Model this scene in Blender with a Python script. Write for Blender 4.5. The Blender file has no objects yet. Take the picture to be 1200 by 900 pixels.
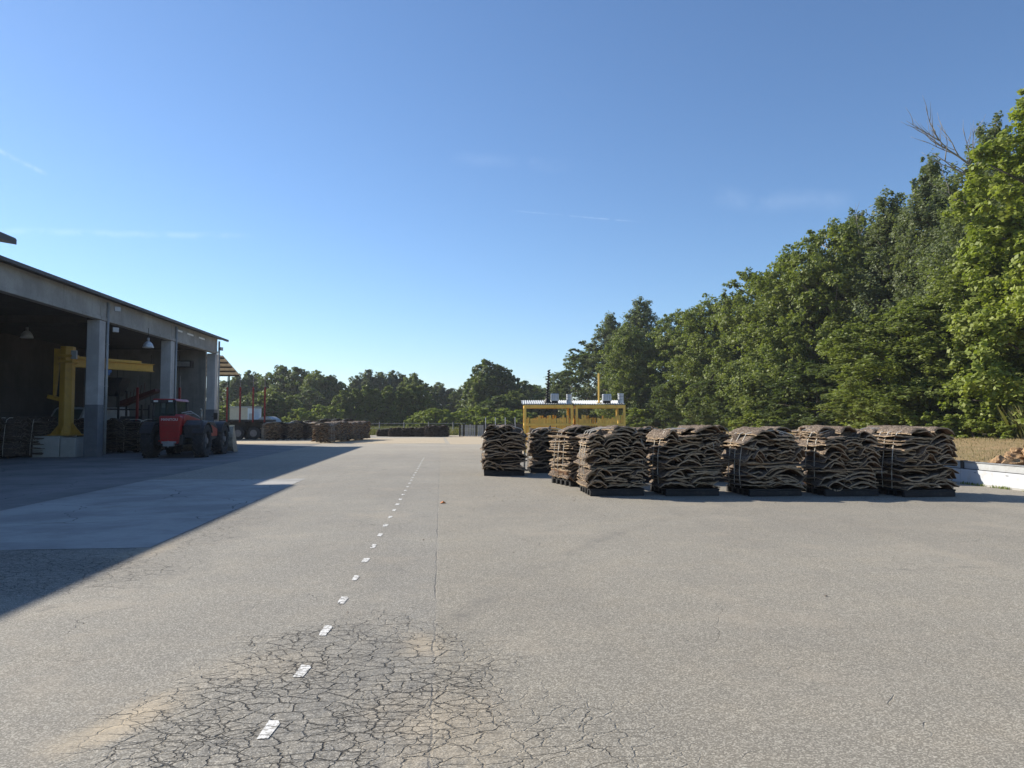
import bpy, bmesh, math, random
import numpy as np
from mathutils import Vector, Matrix, Euler, noise as mnoise
R = math.radians
C = bpy.context.scene.collection
scene = bpy.context.scene
DY = 1.45
# ------------------------------------------------------------------ camera
YAW, F, VY, H0 = R(5.58), 850.0, 491.0, 1.6
cam = bpy.data.cameras.new('camera'); cam.lens = 25.5; cam.sensor_width = 36
cam.clip_end = 6000; cam.clip_start = 0.05
co = bpy.data.objects.new('camera', cam); C.objects.link(co)
co.location = (0, 0, H0); co.rotation_euler = (R(90 + 2.76), 0, -YAW)
scene.camera = co
# ------------------------------------------------------------------ sun direction: shadows fall to the right and towards the camera
SA, SB = 1.39, 0.93
sun_h = math.hypot(SA, SB); SUN_EL = math.atan2(1, sun_h); SUN_AZ = math.atan2(-SA, SB)   # azimuth from +Y, negative = left
sd = bpy.data.lights.new('sun', 'SUN'); sd.energy = 5.0; sd.angle = R(0.5); sd.color = (1, .93, .81)
so = bpy.data.objects.new('sun', sd); C.objects.link(so)
so.rotation_euler = Vector((-SA, SB, 1)).to_track_quat('Z', 'Y').to_euler()
# ------------------------------------------------------------------ world
world = bpy.data.worlds.new('World'); scene.world = world; world.use_nodes = True

class NT:
    def __init__(s, tree): s.t = tree; tree.nodes.clear()
    def n(s, typ, ins=None, out=0, **pr):
        nd = s.t.nodes.new(typ)
        for k, v in pr.items(): setattr(nd, k, v)
        for k, v in (ins or {}).items():
            if isinstance(v, bpy.types.NodeSocket): s.t.links.new(v, nd.inputs[k])
            else: nd.inputs[k].default_value = v
        return nd if out is None else nd.outputs[out]
    def m(s, op, a, b=None, c=None, clamp=False):
        ins = {0: a}
        if b is not None: ins[1] = b
        if c is not None: ins[2] = c
        return s.n('ShaderNodeMath', ins, operation=op, use_clamp=clamp)
    def mr(s, v, a, b, c=0.0, d=1.0, smooth=True):
        return s.n('ShaderNodeMapRange', {0: v, 1: a, 2: b, 3: c, 4: d}, interpolation_type='SMOOTHSTEP' if smooth else 'LINEAR')
    def mix(s, f, a, b, mode='MIX'):
        ins = {0: f, 6: a if isinstance(a, bpy.types.NodeSocket) else (*a, 1), 7: b if isinstance(b, bpy.types.NodeSocket) else (*b, 1)}
        nd = s.n('ShaderNodeMix', None, None, data_type='RGBA', blend_type=mode)
        for k, v in ins.items():
            if isinstance(v, bpy.types.NodeSocket): s.t.links.new(v, nd.inputs[k])
            else: nd.inputs[k].default_value = v
        return nd.outputs[2]
    def noise(s, vec, scale, detail=3, rough=.5, dist=0.0, out=0):
        return s.n('ShaderNodeTexNoise', {'Vector': vec, 'Scale': scale, 'Detail': detail, 'Roughness': rough, 'Distortion': dist}, out)
    def vm(s, op, a, b=None, out=0):
        ins = {0: a}
        if b is not None: ins[1] = b
        return s.n('ShaderNodeVectorMath', ins, out, operation=op)

def ray(px, py):
    p = R(2.76); u = (px - 600) / F; v = (450 - py) / F
    f = Vector((0, math.cos(p), math.sin(p))); up = Vector((0, -math.sin(p), math.cos(p)))
    d = f + Vector((u, 0, 0)) + up * v
    d.rotate(Euler((0, 0, -YAW))); return d.normalized()
def at(px, py, z=0.0):                                     # ground point seen at a photo pixel (1200x900)
    d = ray(px, py); t = (z - H0) / d.z; return Vector((d.x * t, d.y * t, z))
def atd(px, d, z=0.0):                                     # point at depth d along the camera's heading
    x = (px - 600) / F * d
    return Vector((x * math.cos(YAW) + d * math.sin(YAW), -x * math.sin(YAW) + d * math.cos(YAW), z))
def zof(py, d): return H0 + (VY - py) / F * d

def build_world():
    w = NT(world.node_tree)
    sky = w.n('ShaderNodeTexSky', sky_type='NISHITA', sun_disc=False, sun_elevation=SUN_EL, sun_rotation=SUN_AZ,
              altitude=20, air_density=1.0, dust_density=.1, ozone_density=6.0)
    co_ = w.n('ShaderNodeTexCoord', None, None).outputs['Generated']
    tot = None
    for (a, b, wd, st, sc) in (((-60, 270), (320, 277), .006, .08, 22), ((590, 246), (760, 261), .0014, .10, 40), ((-20, 168), (60, 206), .004, .11, 30),
                               ((820, 228), (1010, 240), .02, .045, 9), ((520, 185), (680, 196), .014, .03, 9)):
        d1, d2 = ray(*a), ray(*b); nn = d1.cross(d2).normalized(); mid = (d1 + d2).normalized(); half = math.acos(max(-1, min(1, d1.dot(d2)))) / 2
        wob = w.m('MULTIPLY', w.m('SUBTRACT', w.noise(co_, sc, 3), .5), wd * 1.2)
        off = w.m('ABSOLUTE', w.m('ADD', w.vm('DOT_PRODUCT', co_, tuple(nn), 1), wob))
        across = w.mr(off, wd, 0.0)
        tang = nn.cross(mid).normalized()
        al = w.m('ABSOLUTE', w.vm('DOT_PRODUCT', co_, tuple(tang), 1))
        along = w.mr(al, math.sin(half), math.sin(half) * .55)
        front = w.mr(w.vm('DOT_PRODUCT', co_, tuple(mid), 1), 0, .2)
        nz = w.mr(w.noise(co_, sc * 1.7, 5, .65), .32, .62)
        v = w.m('MULTIPLY', w.m('MULTIPLY', across, along), w.m('MULTIPLY', front, nz))
        v = w.m('MULTIPLY', v, st)
        tot = v if tot is None else w.m('ADD', tot, v)
    col = w.mix(tot, sky, (9.5, 10.2, 11.0))
    bg = w.n('ShaderNodeBackground', {'Color': col, 'Strength': .098})
    w.n('ShaderNodeOutputWorld', {'Surface': bg}, None)
build_world()
vs = scene.view_settings; vs.view_transform = 'Standard'; vs.look = 'None'; vs.gamma = 1; vs.exposure = 0.68
scene.render.resolution_x = 1024; scene.render.resolution_y = 768
scene.render.engine = 'CYCLES'
scene.cycles.max_bounces = 6; scene.cycles.transparent_max_bounces = 6

# ------------------------------------------------------------------ materials
MATS = {}
def newmat(name):
    m = bpy.data.materials.new(name); m.use_nodes = True; MATS[name] = m
    return m, NT(m.node_tree)
def finish(t, col, rough=.8, metal=0.0, bump=None, bs=.3, bd=.01, spec=.4, extra=None):
    ins = {'Base Color': col if isinstance(col, bpy.types.NodeSocket) else (*col, 1), 'Roughness': rough, 'Metallic': metal, 'Specular IOR Level': spec}
    if bump is not None: ins['Normal'] = t.n('ShaderNodeBump', {'Height': bump, 'Strength': bs, 'Distance': bd})
    b = t.n('ShaderNodeBsdfPrincipled', ins)
    t.n('ShaderNodeOutputMaterial', {'Surface': b}, None)
    return b
def pos(t): return t.n('ShaderNodeNewGeometry', None, None).outputs['Position']
def simple(name, col, rough=.6, metal=0.0, var=.25, scale=3.0, dirt=None, dirt_amt=.5, bump=.15, spec=.4):
    """painted / plain surface with uneven tone, fine grain and optional dirt blotches"""
    m, t = newmat(name)
    ob = t.n('ShaderNodeTexCoord', None, None).outputs['Object']
    n1 = t.noise(ob, scale, 5, .6); n2 = t.noise(ob, scale * 12, 3, .6)
    k = t.m('ADD', t.m('MULTIPLY', n1, .7), t.m('MULTIPLY', n2, .3))
    lo = tuple(c * (1 - var) for c in col); hi = tuple(min(1, c * (1 + var)) for c in col)
    c = t.mix(t.mr(k, .32, .68), lo, hi)
    if dirt: c = t.mix(t.m('MULTIPLY', t.mr(t.noise(ob, scale * 2.3, 6, .7), .5, .72), dirt_amt), c, dirt)
    r = t.mr(n2, .3, .7, max(.05, rough - .1), min(1, rough + .12))
    finish(t, c, r, metal, n2, bump, .01, spec)
    return m

def crackf(t, v, scale, width, wob=.5, out=None):
    """1 on a crack line, 0 away: edges of distorted cells"""
    dn = t.noise(v, scale * .9, 4, .65, out=1)
    vv = t.vm('ADD', v, t.vm('SCALE', t.vm('SUBTRACT', dn, (.5, .5, .5)), None))
    sc = vv.node.inputs[1].links[0].from_node; sc.inputs['Scale'].default_value = wob / scale
    d = t.n('ShaderNodeTexVoronoi', {'Vector': vv, 'Scale': scale, 'Randomness': 1.0}, 0, feature='DISTANCE_TO_EDGE', voronoi_dimensions='2D')
    return t.mr(d, width, width * .15)
def ell(t, v, cx, cy, rx, ry, rot, soft=.5, nz=.7, nsc=2.2):
    """soft ragged elliptical patch on the ground"""
    mp = t.n('ShaderNodeMapping', {'Vector': v, 'Location': (cx, cy, 0), 'Rotation': (0, 0, rot), 'Scale': (rx, ry, 1)}, vector_type='TEXTURE')
    sp = t.n('ShaderNodeSeparateXYZ', {0: mp}, None)
    l = t.m('SQRT', t.m('ADD', t.m('POWER', t.m('ABSOLUTE', sp.outputs[0]), 2.0), t.m('POWER', t.m('ABSOLUTE', sp.outputs[1]), 2.0)))
    l = t.m('ADD', l, t.m('MULTIPLY', t.m('SUBTRACT', t.noise(v, nsc, 6, .65), .5), nz * 2))
    return t.mr(l, 1.0, 1.0 - soft)

def asphalt_mat():
    m, t = newmat('old_asphalt')
    v = pos(t); vc = t.n('ShaderNodeMapping', {'Vector': v, 'Scale': (.8, 1.2, 1)}); sx = t.n('ShaderNodeSeparateXYZ', {0: v}, None); x, y = sx.outputs[0], sx.outputs[1]
    vor = t.n('ShaderNodeTexVoronoi', {'Vector': v, 'Scale': 135.0}, None, voronoi_dimensions='2D')
    cellv = t.n('ShaderNodeSeparateColor', {0: vor.outputs['Color']})
    grain = t.mr(cellv, 0.05, .95, 0, 1, False)
    fine = t.noise(v, 160, 2, .6)
    g = t.m('ADD', t.m('MULTIPLY', t.m('POWER', grain, 2.2), .6), t.m('MULTIPLY', fine, .5))
    base = t.mix(t.mr(g, .12, .95, 0, 1, False), (.148, .136, .114), (.50, .47, .405))
    big = t.noise(v, .22, 5, .6); mid = t.noise(v, 1.6, 6, .65)
    base = t.mix(t.mr(big, .3, .7), base, t.mix(1.0, base, (.86, .86, .87), 'MULTIPLY'))
    base = t.mix(t.mr(mid, .4, .75, 0, .55), base, t.mix(1.0, base, (1.16, 1.12, 1.06), 'MULTIPLY'))
    # wheel streaks along the yard
    st = t.noise(t.n('ShaderNodeMapping', {'Vector': v, 'Scale': (1.3, .05, 1)}), 1.0, 4, .6)
    base = t.mix(t.mr(st, .5, .75, 0, .5), base, t.mix(1.0, base, (.87, .87, .88), 'MULTIPLY'))
    # right of the longitudinal joint a slightly warmer lane
    warm = t.mr(x, -.05, .0)
    base = t.mix(warm, base, t.mix(1.0, base, (1.04, 1.02, .98), 'MULTIPLY'))
    # dust: pale sandy drift growing with distance, far end of the yard
    far = t.m('MULTIPLY', t.mr(y, 22, 52), t.mr(t.noise(v, .35, 5, .6), .3, .6, .45, 1))
    base = t.mix(t.m('MULTIPLY', far, .6), base, (.46, .41, .33))
    mo = t.mr(t.noise(v, .55, 6, .7), .52, .7, 0, .35)
    base = t.mix(mo, base, (.40, .345, .27))
    # masks for damage
    z1 = ell(t, v, -.62, 4.35, 1.35, 2.0, R(-6), .6, .5, 1.3)
    z2 = ell(t, v, -5.0, 8.3, 3.0, 1.6, R(-10), .5, .4, .8)
    z3 = ell(t, v, .6, 3.4, .9, 1.5, 0, 1.0, .6, 1.2)
    z4 = ell(t, v, -3.6, 11.0, 1.2, 4.5, 0, .7, .5, .8)
    zA = t.m('MAXIMUM', z1, t.m('MULTIPLY', z2, .8)); zB = t.m('MAXIMUM', t.m('MULTIPLY', z3, .35), t.m('MULTIPLY', z4, .5))
    zz = t.m('MAXIMUM', zA, zB)
    pres = t.m('MULTIPLY', t.mr(t.noise(v, 2.2, 4, .6), .28, .46), t.mr(t.noise(v, 9.0, 3, .6), .36, .54, .25, 1))
    c1 = t.m('MULTIPLY', crackf(t, vc, 8.0, .055, .75), t.m('MULTIPLY', zz, pres))
    c2 = t.m('MULTIPLY', crackf(t, vc, 13.0, .05, .7), t.m('MULTIPLY', t.mr(zz, .4, 1.0), t.mr(t.noise(v, 1.7, 3), .44, .6)))
    c3 = t.m('MULTIPLY', crackf(t, vc, 3.0, .014, .8), t.m('MULTIPLY', t.mr(zz, .02, .4), t.mr(t.noise(v, 3.5, 3), .4, .6, .2, 1)))
    c4 = t.m('MULTIPLY', crackf(t, v, .8, .0055, 1.0), t.mr(t.noise(v, .6, 4, .6), .5, .64, 0, .4))
    # joint
    jw = t.m('ADD', x, t.m('MULTIPLY', t.m('SUBTRACT', t.noise(v, 3.0, 5, .7), .5), .09))
    joint = t.m('MULTIPLY', t.mr(t.m('ABSOLUTE', t.m('ADD', jw, .04)), .011, .002), t.mr(t.noise(v, .9, 4, .6), .4, .62, .1, .9))
    cr = t.m('MAXIMUM', t.m('MAXIMUM', c1, c2), t.m('MAXIMUM', c3, t.m('MAXIMUM', c4, t.m('MULTIPLY', joint, .28))))
    base = t.mix(t.m('MULTIPLY', zz, .28), base, t.mix(1.0, base, (.75, .76, .79), 'MULTIPLY'))
    # dry sand lying on the asphalt and in its cracks
    s1 = ell(t, v, at(150, 843).x, at(150, 843).y, .25, .72, R(-24), 1.0, .5, 3.5)
    s2 = ell(t, v, at(495, 755).x, at(495, 755).y, .28, .5, R(8), 1.0, .6, 5)
    s3 = ell(t, v, .02, 3.9, .6, .9, 0, .9, .7, 5)
    s4 = ell(t, v, -3.55, 9.4, .35, 1.5, R(3), .8, .5, 2)
    s5 = ell(t, v, -1.2, 4.9, .7, .5, R(10), 1.0, .5, 3)
    sand = t.m('MAXIMUM', t.m('MAXIMUM', t.m('MULTIPLY', s1, 1.0), t.m('MULTIPLY', s2, .8)), t.m('MAXIMUM', t.m('MULTIPLY', s3, .5), t.m('MAXIMUM', t.m('MULTIPLY', s4, .6), t.m('MULTIPLY', s5, .3))))
    sand = t.m('MULTIPLY', sand, t.mr(t.m('ADD', grain, t.m('MULTIPLY', sand, .9)), .3, .9, .45, 1))
    base = t.mix(t.m('MULTIPLY', sand, .85), base, (.47, .39, .28))
    base = t.mix(t.m('MULTIPLY', cr, t.mr(sand, .4, 1.0, .86, .2)), base, (.035, .032, .03))
    # old tyre arcs and drag marks
    arc = t.m('SQRT', t.m('ADD', t.m('POWER', t.m('SUBTRACT', x, 22.0), 2.0), t.m('POWER', t.m('SUBTRACT', y, -4.0), 2.0)))
    for rad in (17.2, 19.1, 14.6, 24.3):
        aw = t.m('ABSOLUTE', t.m('SUBTRACT', t.m('ADD', arc, t.m('MULTIPLY', t.noise(v, .3, 3), .5)), rad))
        tm = t.m('MULTIPLY', t.mr(aw, .22, .05), t.mr(t.noise(v, 1.3, 5, .7), .42, .66, 0, .30))
        base = t.mix(tm, base, (.13, .125, .115))
    # small dark stains
    stn = t.mr(t.noise(v, 1.3, 4, .6), .66, .74, 0, .45)
    base = t.mix(stn, base, (.10, .095, .09))
    h = t.m('ADD', t.m('MULTIPLY', g, .10), t.m('MULTIPLY', t.m('SUBTRACT', 1.0, cr), .75))
    h = t.m('ADD', h, t.m('MULTIPLY', t.m('MULTIPLY', t.noise(v, 4.5, 3, .55), zz), 1.1))
    finish(t, base, .88, 0, h, .9, .03, .25)
    return m
asphalt_mat()

def ground_mat(name, cols, sc=1.0, bump=.5):
    m, t = newmat(name); v = pos(t)
    n1 = t.noise(v, .5 * sc, 6, .65); n2 = t.noise(v, 9 * sc, 5, .7); n3 = t.noise(v, 55 * sc, 3, .6)
    c = t.mix(t.mr(n1, .35, .65), cols[0], cols[1]); c = t.mix(t.mr(n2, .42, .7, 0, .8), c, cols[2])
    c = t.mix(t.mr(n3, .35, .65, 0, .4), c, t.mix(1.0, c, (.6, .6, .6), 'MULTIPLY'))
    finish(t, c, .95, 0, t.m('ADD', n2, n3), bump, .05, .15); return m
ground_mat('dry_earth', [(.24, .19, .10), (.17, .16, .07), (.32, .24, .13)])
ground_mat('dry_bank', [(.33, .23, .12), (.24, .19, .09), (.42, .30, .17)], 1.4)
ground_mat('verge', [(.13, .15, .05), (.20, .18, .08), (.09, .13, .04)])
ground_mat('sandy_pad', [(.50, .42, .30), (.46, .38, .27), (.55, .46, .34)], .8, .2)

def concrete(name, col, marks=True, streak=False):
    m, t = newmat(name); v = pos(t)
    n1 = t.noise(v, .6, 6, .65); n2 = t.noise(v, 14, 5, .65); n3 = t.noise(v, 90, 2, .6)
    lo = tuple(c * .78 for c in col); hi = tuple(c * 1.15 for c in col)
    c = t.mix(t.mr(n1, .35, .65), lo, hi); c = t.mix(t.mr(n2, .4, .75, 0, .35), c, lo)
    if streak:   # rain streaks running down precast panels
        sv = t.n('ShaderNodeMapping', {'Vector': v, 'Scale': (5, 5, .25)})
        c = t.mix(t.mr(t.noise(sv, 1.0, 5, .65), .5, .75, 0, .6), c, tuple(k * .55 for k in col))
    if marks:
        sv = t.n('ShaderNodeMapping', {'Vector': v, 'Scale': (.35, 2.6, 1)})
        c = t.mix(t.mr(t.noise(sv, 1.0, 6, .7), .52, .7, 0, .5), c, tuple(k * 1.35 for k in col))
        c = t.mix(t.m('MULTIPLY', crackf(t, v, .35, .006, .8), .8), c, (.05, .05, .05))
    finish(t, c, .85, 0, t.m('ADD', n2, t.m('MULTIPLY', n3, .6)), .3, .008, .25); return m
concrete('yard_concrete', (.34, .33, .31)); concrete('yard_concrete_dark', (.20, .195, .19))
concrete('precast', (.32, .32, .305), False, True); concrete('column_concrete', (.42, .42, .42), False, True)
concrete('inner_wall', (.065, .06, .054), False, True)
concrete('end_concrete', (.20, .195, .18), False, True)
concrete('block_concrete', (.42, .41, .38), False)

def line_paint():
    m, t = newmat('line_paint'); v = pos(t); vc = t.n('ShaderNodeMapping', {'Vector': v, 'Scale': (.8, 1.2, 1)})
    n = t.noise(v, 38, 4, .7); n2 = t.noise(v, 7, 3, .6)
    c = t.mix(t.mr(t.m('ADD', t.m('MULTIPLY', n, .75), t.m('MULTIPLY', n2, .25)), .47, .58), (.74, .73, .70), (.36, .345, .31))
    c = t.mix(t.m('MULTIPLY', crackf(t, vc, 8.0, .06, .75), .9), c, (.07, .065, .06))
    finish(t, c, .8, 0, n, .4, .004, .2)
line_paint()

def cork(name, a, b, c_, scale=9.0, bs=.9, vk=.6):
    m, t = newmat(name)
    ob = t.n('ShaderNodeTexCoord', None, None).outputs['Object']
    rnd = t.n('ShaderNodeObjectInfo', None, None).outputs['Random']
    off = t.vm('ADD', ob, t.n('ShaderNodeCombineXYZ', {0: t.m('MULTIPLY', rnd, 37.0), 1: t.m('MULTIPLY', rnd, 11.0), 2: 0.0}))
    n1 = t.noise(off, scale, 6, .7); n2 = t.noise(off, scale * 5, 4, .7)
    vr = t.n('ShaderNodeTexVoronoi', {'Vector': t.n('ShaderNodeMapping', {'Vector': off, 'Scale': (1.0, .35, 1.0)}), 'Scale': scale * 2.6}, 0, feature='DISTANCE_TO_EDGE')
    c = t.mix(t.mr(n1, .35, .65), a, b); c = t.mix(t.mr(n2, .45, .7, 0, .7), c, c_)
    c = t.mix(t.mr(rnd, 0, 1, 0, .45, False), c, t.mix(1.0, c, (.55, .5, .47), 'MULTIPLY'))
    c = t.mix(t.mr(vr, .1, .0, 0, vk), c, tuple(k * .35 for k in a))
    finish(t, c, .92, 0, t.m('ADD', t.m('ADD', n1, t.m('MULTIPLY', n2, .5)), t.mr(vr, 0, .12)), bs, .015, .15); return m
cork('cork_bark', (.165, .125, .095), (.30, .245, .195), (.075, .055, .042))
cork('cork_inner', (.17, .095, .055), (.25, .15, .09), (.10, .055, .03), 6, .4)
cork('cork_rim', (.58, .44, .29), (.36, .26, .17), (.76, .61, .43), 16, .9, 0)
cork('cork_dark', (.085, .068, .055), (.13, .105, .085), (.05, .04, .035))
cork('cork_chunk', (.50, .33, .18), (.36, .22, .12), (.66, .49, .30), 7, .9)

def leafm(name, c1, c2, c3, trans=.35):
    m, t = newmat(name)
    at_ = t.n('ShaderNodeAttribute', None, None, attribute_name='tint').outputs['Fac']
    c = t.mix(t.mr(at_, 0, .6, 0, 1, False), c1, c2); c = t.mix(t.mr(at_, .6, 1, 0, 1, False), c, c3)
    n = t.noise(pos(t), .35, 3, .6); c = t.mix(t.mr(n, .35, .65, 0, .5), c, t.mix(1.0, c, (.72, .8, .75), 'MULTIPLY'))
    d = t.n('ShaderNodeBsdfPrincipled', {'Base Color': c, 'Roughness': .55, 'Specular IOR Level': .3})
    tr = t.n('ShaderNodeBsdfTranslucent', {'Color': t.mix(1.0, c, (1.25, 1.35, .6), 'MULTIPLY')})
    mx = t.n('ShaderNodeMixShader', {0: trans, 1: d, 2: tr})
    t.n('ShaderNodeOutputMaterial', {'Surface': mx}, None)
leafm('leaf_plane', (.150, .180, .048), (.205, .235, .068), (.30, .32, .12))
leafm('leaf_bright', (.20, .24, .045), (.27, .305, .07), (.38, .40, .14))
leafm('leaf_poplar', (.14, .165, .080), (.185, .21, .11), (.27, .29, .17))
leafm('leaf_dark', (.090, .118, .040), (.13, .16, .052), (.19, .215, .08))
leafm('leaf_weed', (.10, .115, .035), (.17, .165, .06), (.26, .22, .10), .25)
leafm('leaf_dry', (.30, .21, .11), (.36, .27, .15), (.20, .19, .08), .2)
simple('tree_bark', (.13, .11, .085), .9, 0, .4, 2, None, 0, .6)
simple('dead_wood', (.30, .27, .24), .9, 0, .3, 3, None, 0, .5)

simple('roof_sheet', (.075, .078, .085), .6, .2, .25, 1.2)
simple('roof_light', (.46, .46, .44), .45, .3, .12, 2.0, (.4, .33, .24), .4)
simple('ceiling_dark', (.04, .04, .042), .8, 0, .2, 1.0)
simple('column_grey_paint', (.13, .14, .155), .6, 0, .15, 2, (.25, .23, .2), .4)
simple('pipe_grey', (.28, .29, .29), .5, .2, .15, 3)
simple('crane_yellow', (.50, .28, .04), .45, 0, .12, 2, (.22, .13, .05), .35)
simple('cage_yellow', (.84, .53, .11), .5, 0, .14, 2.5, (.34, .22, .09), .4)
simple('machine_red', (.33, .014, .013), .38, 0, .12, 2, (.16, .06, .04), .4)
simple('stake_red', (.20, .018, .015), .5, 0, .2, 3, (.15, .06, .04), .5)
simple('dark_red', (.07, .012, .01), .6, 0, .3, 3)
simple('black_paint', (.022, .022, .024), .5, 0, .3, 4, (.10, .09, .08), .4)
simple('black_plastic', (.012, .012, .013), .6, 0, .3, 4, (.06, .05, .042), .5)
simple('rubber', (.028, .028, .029), .85, 0, .3, 6, (.13, .115, .095), .6, .4)
simple('rim_grey', (.20, .19, .19), .5, .3, .2, 5, (.2, .16, .12), .5)
simple('steel_grey', (.30, .31, .32), .5, .4, .2, 4, (.2, .17, .13), .4)
simple('worn_steel', (.40, .36, .30), .5, .6, .3, 5, (.25, .16, .09), .6)
simple('white_paint', (.52, .54, .57), .5, 0, .06, 2, (.45, .38, .3), .45)
simple('grey_paint', (.42, .43, .43), .6, 0, .12, 2, (.25, .2, .15), .4)
simple('galvanised', (.52, .54, .56), .45, .4, .15, 4)
simple('rope', (.66, .62, .54), .9, 0, .15, 20)
simple('white_sheet', (.72, .74, .76), .7, 0, .08, 2)
simple('beige_panel', (.60, .52, .40), .6, 0, .08, 2, (.3, .22, .15), .3)
simple('grey_wood', (.38, .36, .34), .85, 0, .25, 5, (.15, .13, .11), .5, .4)
simple('dark_wood', (.06, .05, .042), .9, 0, .35, 5, None, 0, .5)
simple('hoist_blue', (.03, .09, .22), .45, 0, .15, 4)
simple('orange_scrap', (.62, .20, .05), .7, 0, .3, 30)
simple('lamp_white', (.7, .7, .68), .4, 0, .05, 5)
simple('green_post', (.03, .07, .05), .5, 0, .15, 3)
simple('letter_white', (.72, .72, .70), .5, 0, .05, 3)
def glassm():
    m, t = newmat('cab_glass')
    b = t.n('ShaderNodeBsdfPrincipled', {'Base Color': (.05, .07, .065, 1), 'Roughness': .06, 'Specular IOR Level': .6})
    tr = t.n('ShaderNodeBsdfTransparent', {'Color': (.55, .66, .6, 1)})
    t.n('ShaderNodeOutputMaterial', {'Surface': t.n('ShaderNodeMixShader', {0: .45, 1: b, 2: tr})}, None)
glassm()

# ------------------------------------------------------------------ object helpers
def tag(o, label=None, cat=None, group=None, kind=None):
    if label: o['label'] = label
    if cat: o['category'] = cat
    if group: o['group'] = group
    if kind: o['kind'] = kind
    return o
def empty(name, loc, rz=0, label=None, cat=None, group=None):
    o = bpy.data.objects.new(name, None); C.objects.link(o); o.empty_display_size = .2
    o.location = loc; o.rotation_euler = (0, 0, rz)
    return tag(o, label, cat, group)
def mesh_np(name, V, Fq, mat, parent=None, smooth=False, mi=None, mats=None, tint=None):
    """quad/tri mesh from numpy arrays"""
    me = bpy.data.meshes.new(name); k = Fq.shape[1]
    me.vertices.add(len(V)); me.vertices.foreach_set('co', V.astype(np.float32).ravel())
    me.loops.add(Fq.size); me.loops.foreach_set('vertex_index', Fq.astype(np.int32).ravel())
    me.polygons.add(len(Fq)); me.polygons.foreach_set('loop_start', np.arange(0, Fq.size, k, dtype=np.int32))
    me.polygons.foreach_set('loop_total', np.full(len(Fq), k, dtype=np.int32))
    for mm in (mats or [mat]): me.materials.append(MATS[mm])
    if mi is not None: me.polygons.foreach_set('material_index', mi.astype(np.int32))
    if tint is not None:
        a = me.attributes.new('tint', 'FLOAT', 'FACE'); a.data.foreach_set('value', tint.astype(np.float32))
    me.update(); me.validate()
    if smooth: me.polygons.foreach_set('use_smooth', [True] * len(Fq))
    o = bpy.data.objects.new(name, me); C.objects.link(o)
    if parent: o.parent = parent
    return o
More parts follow.
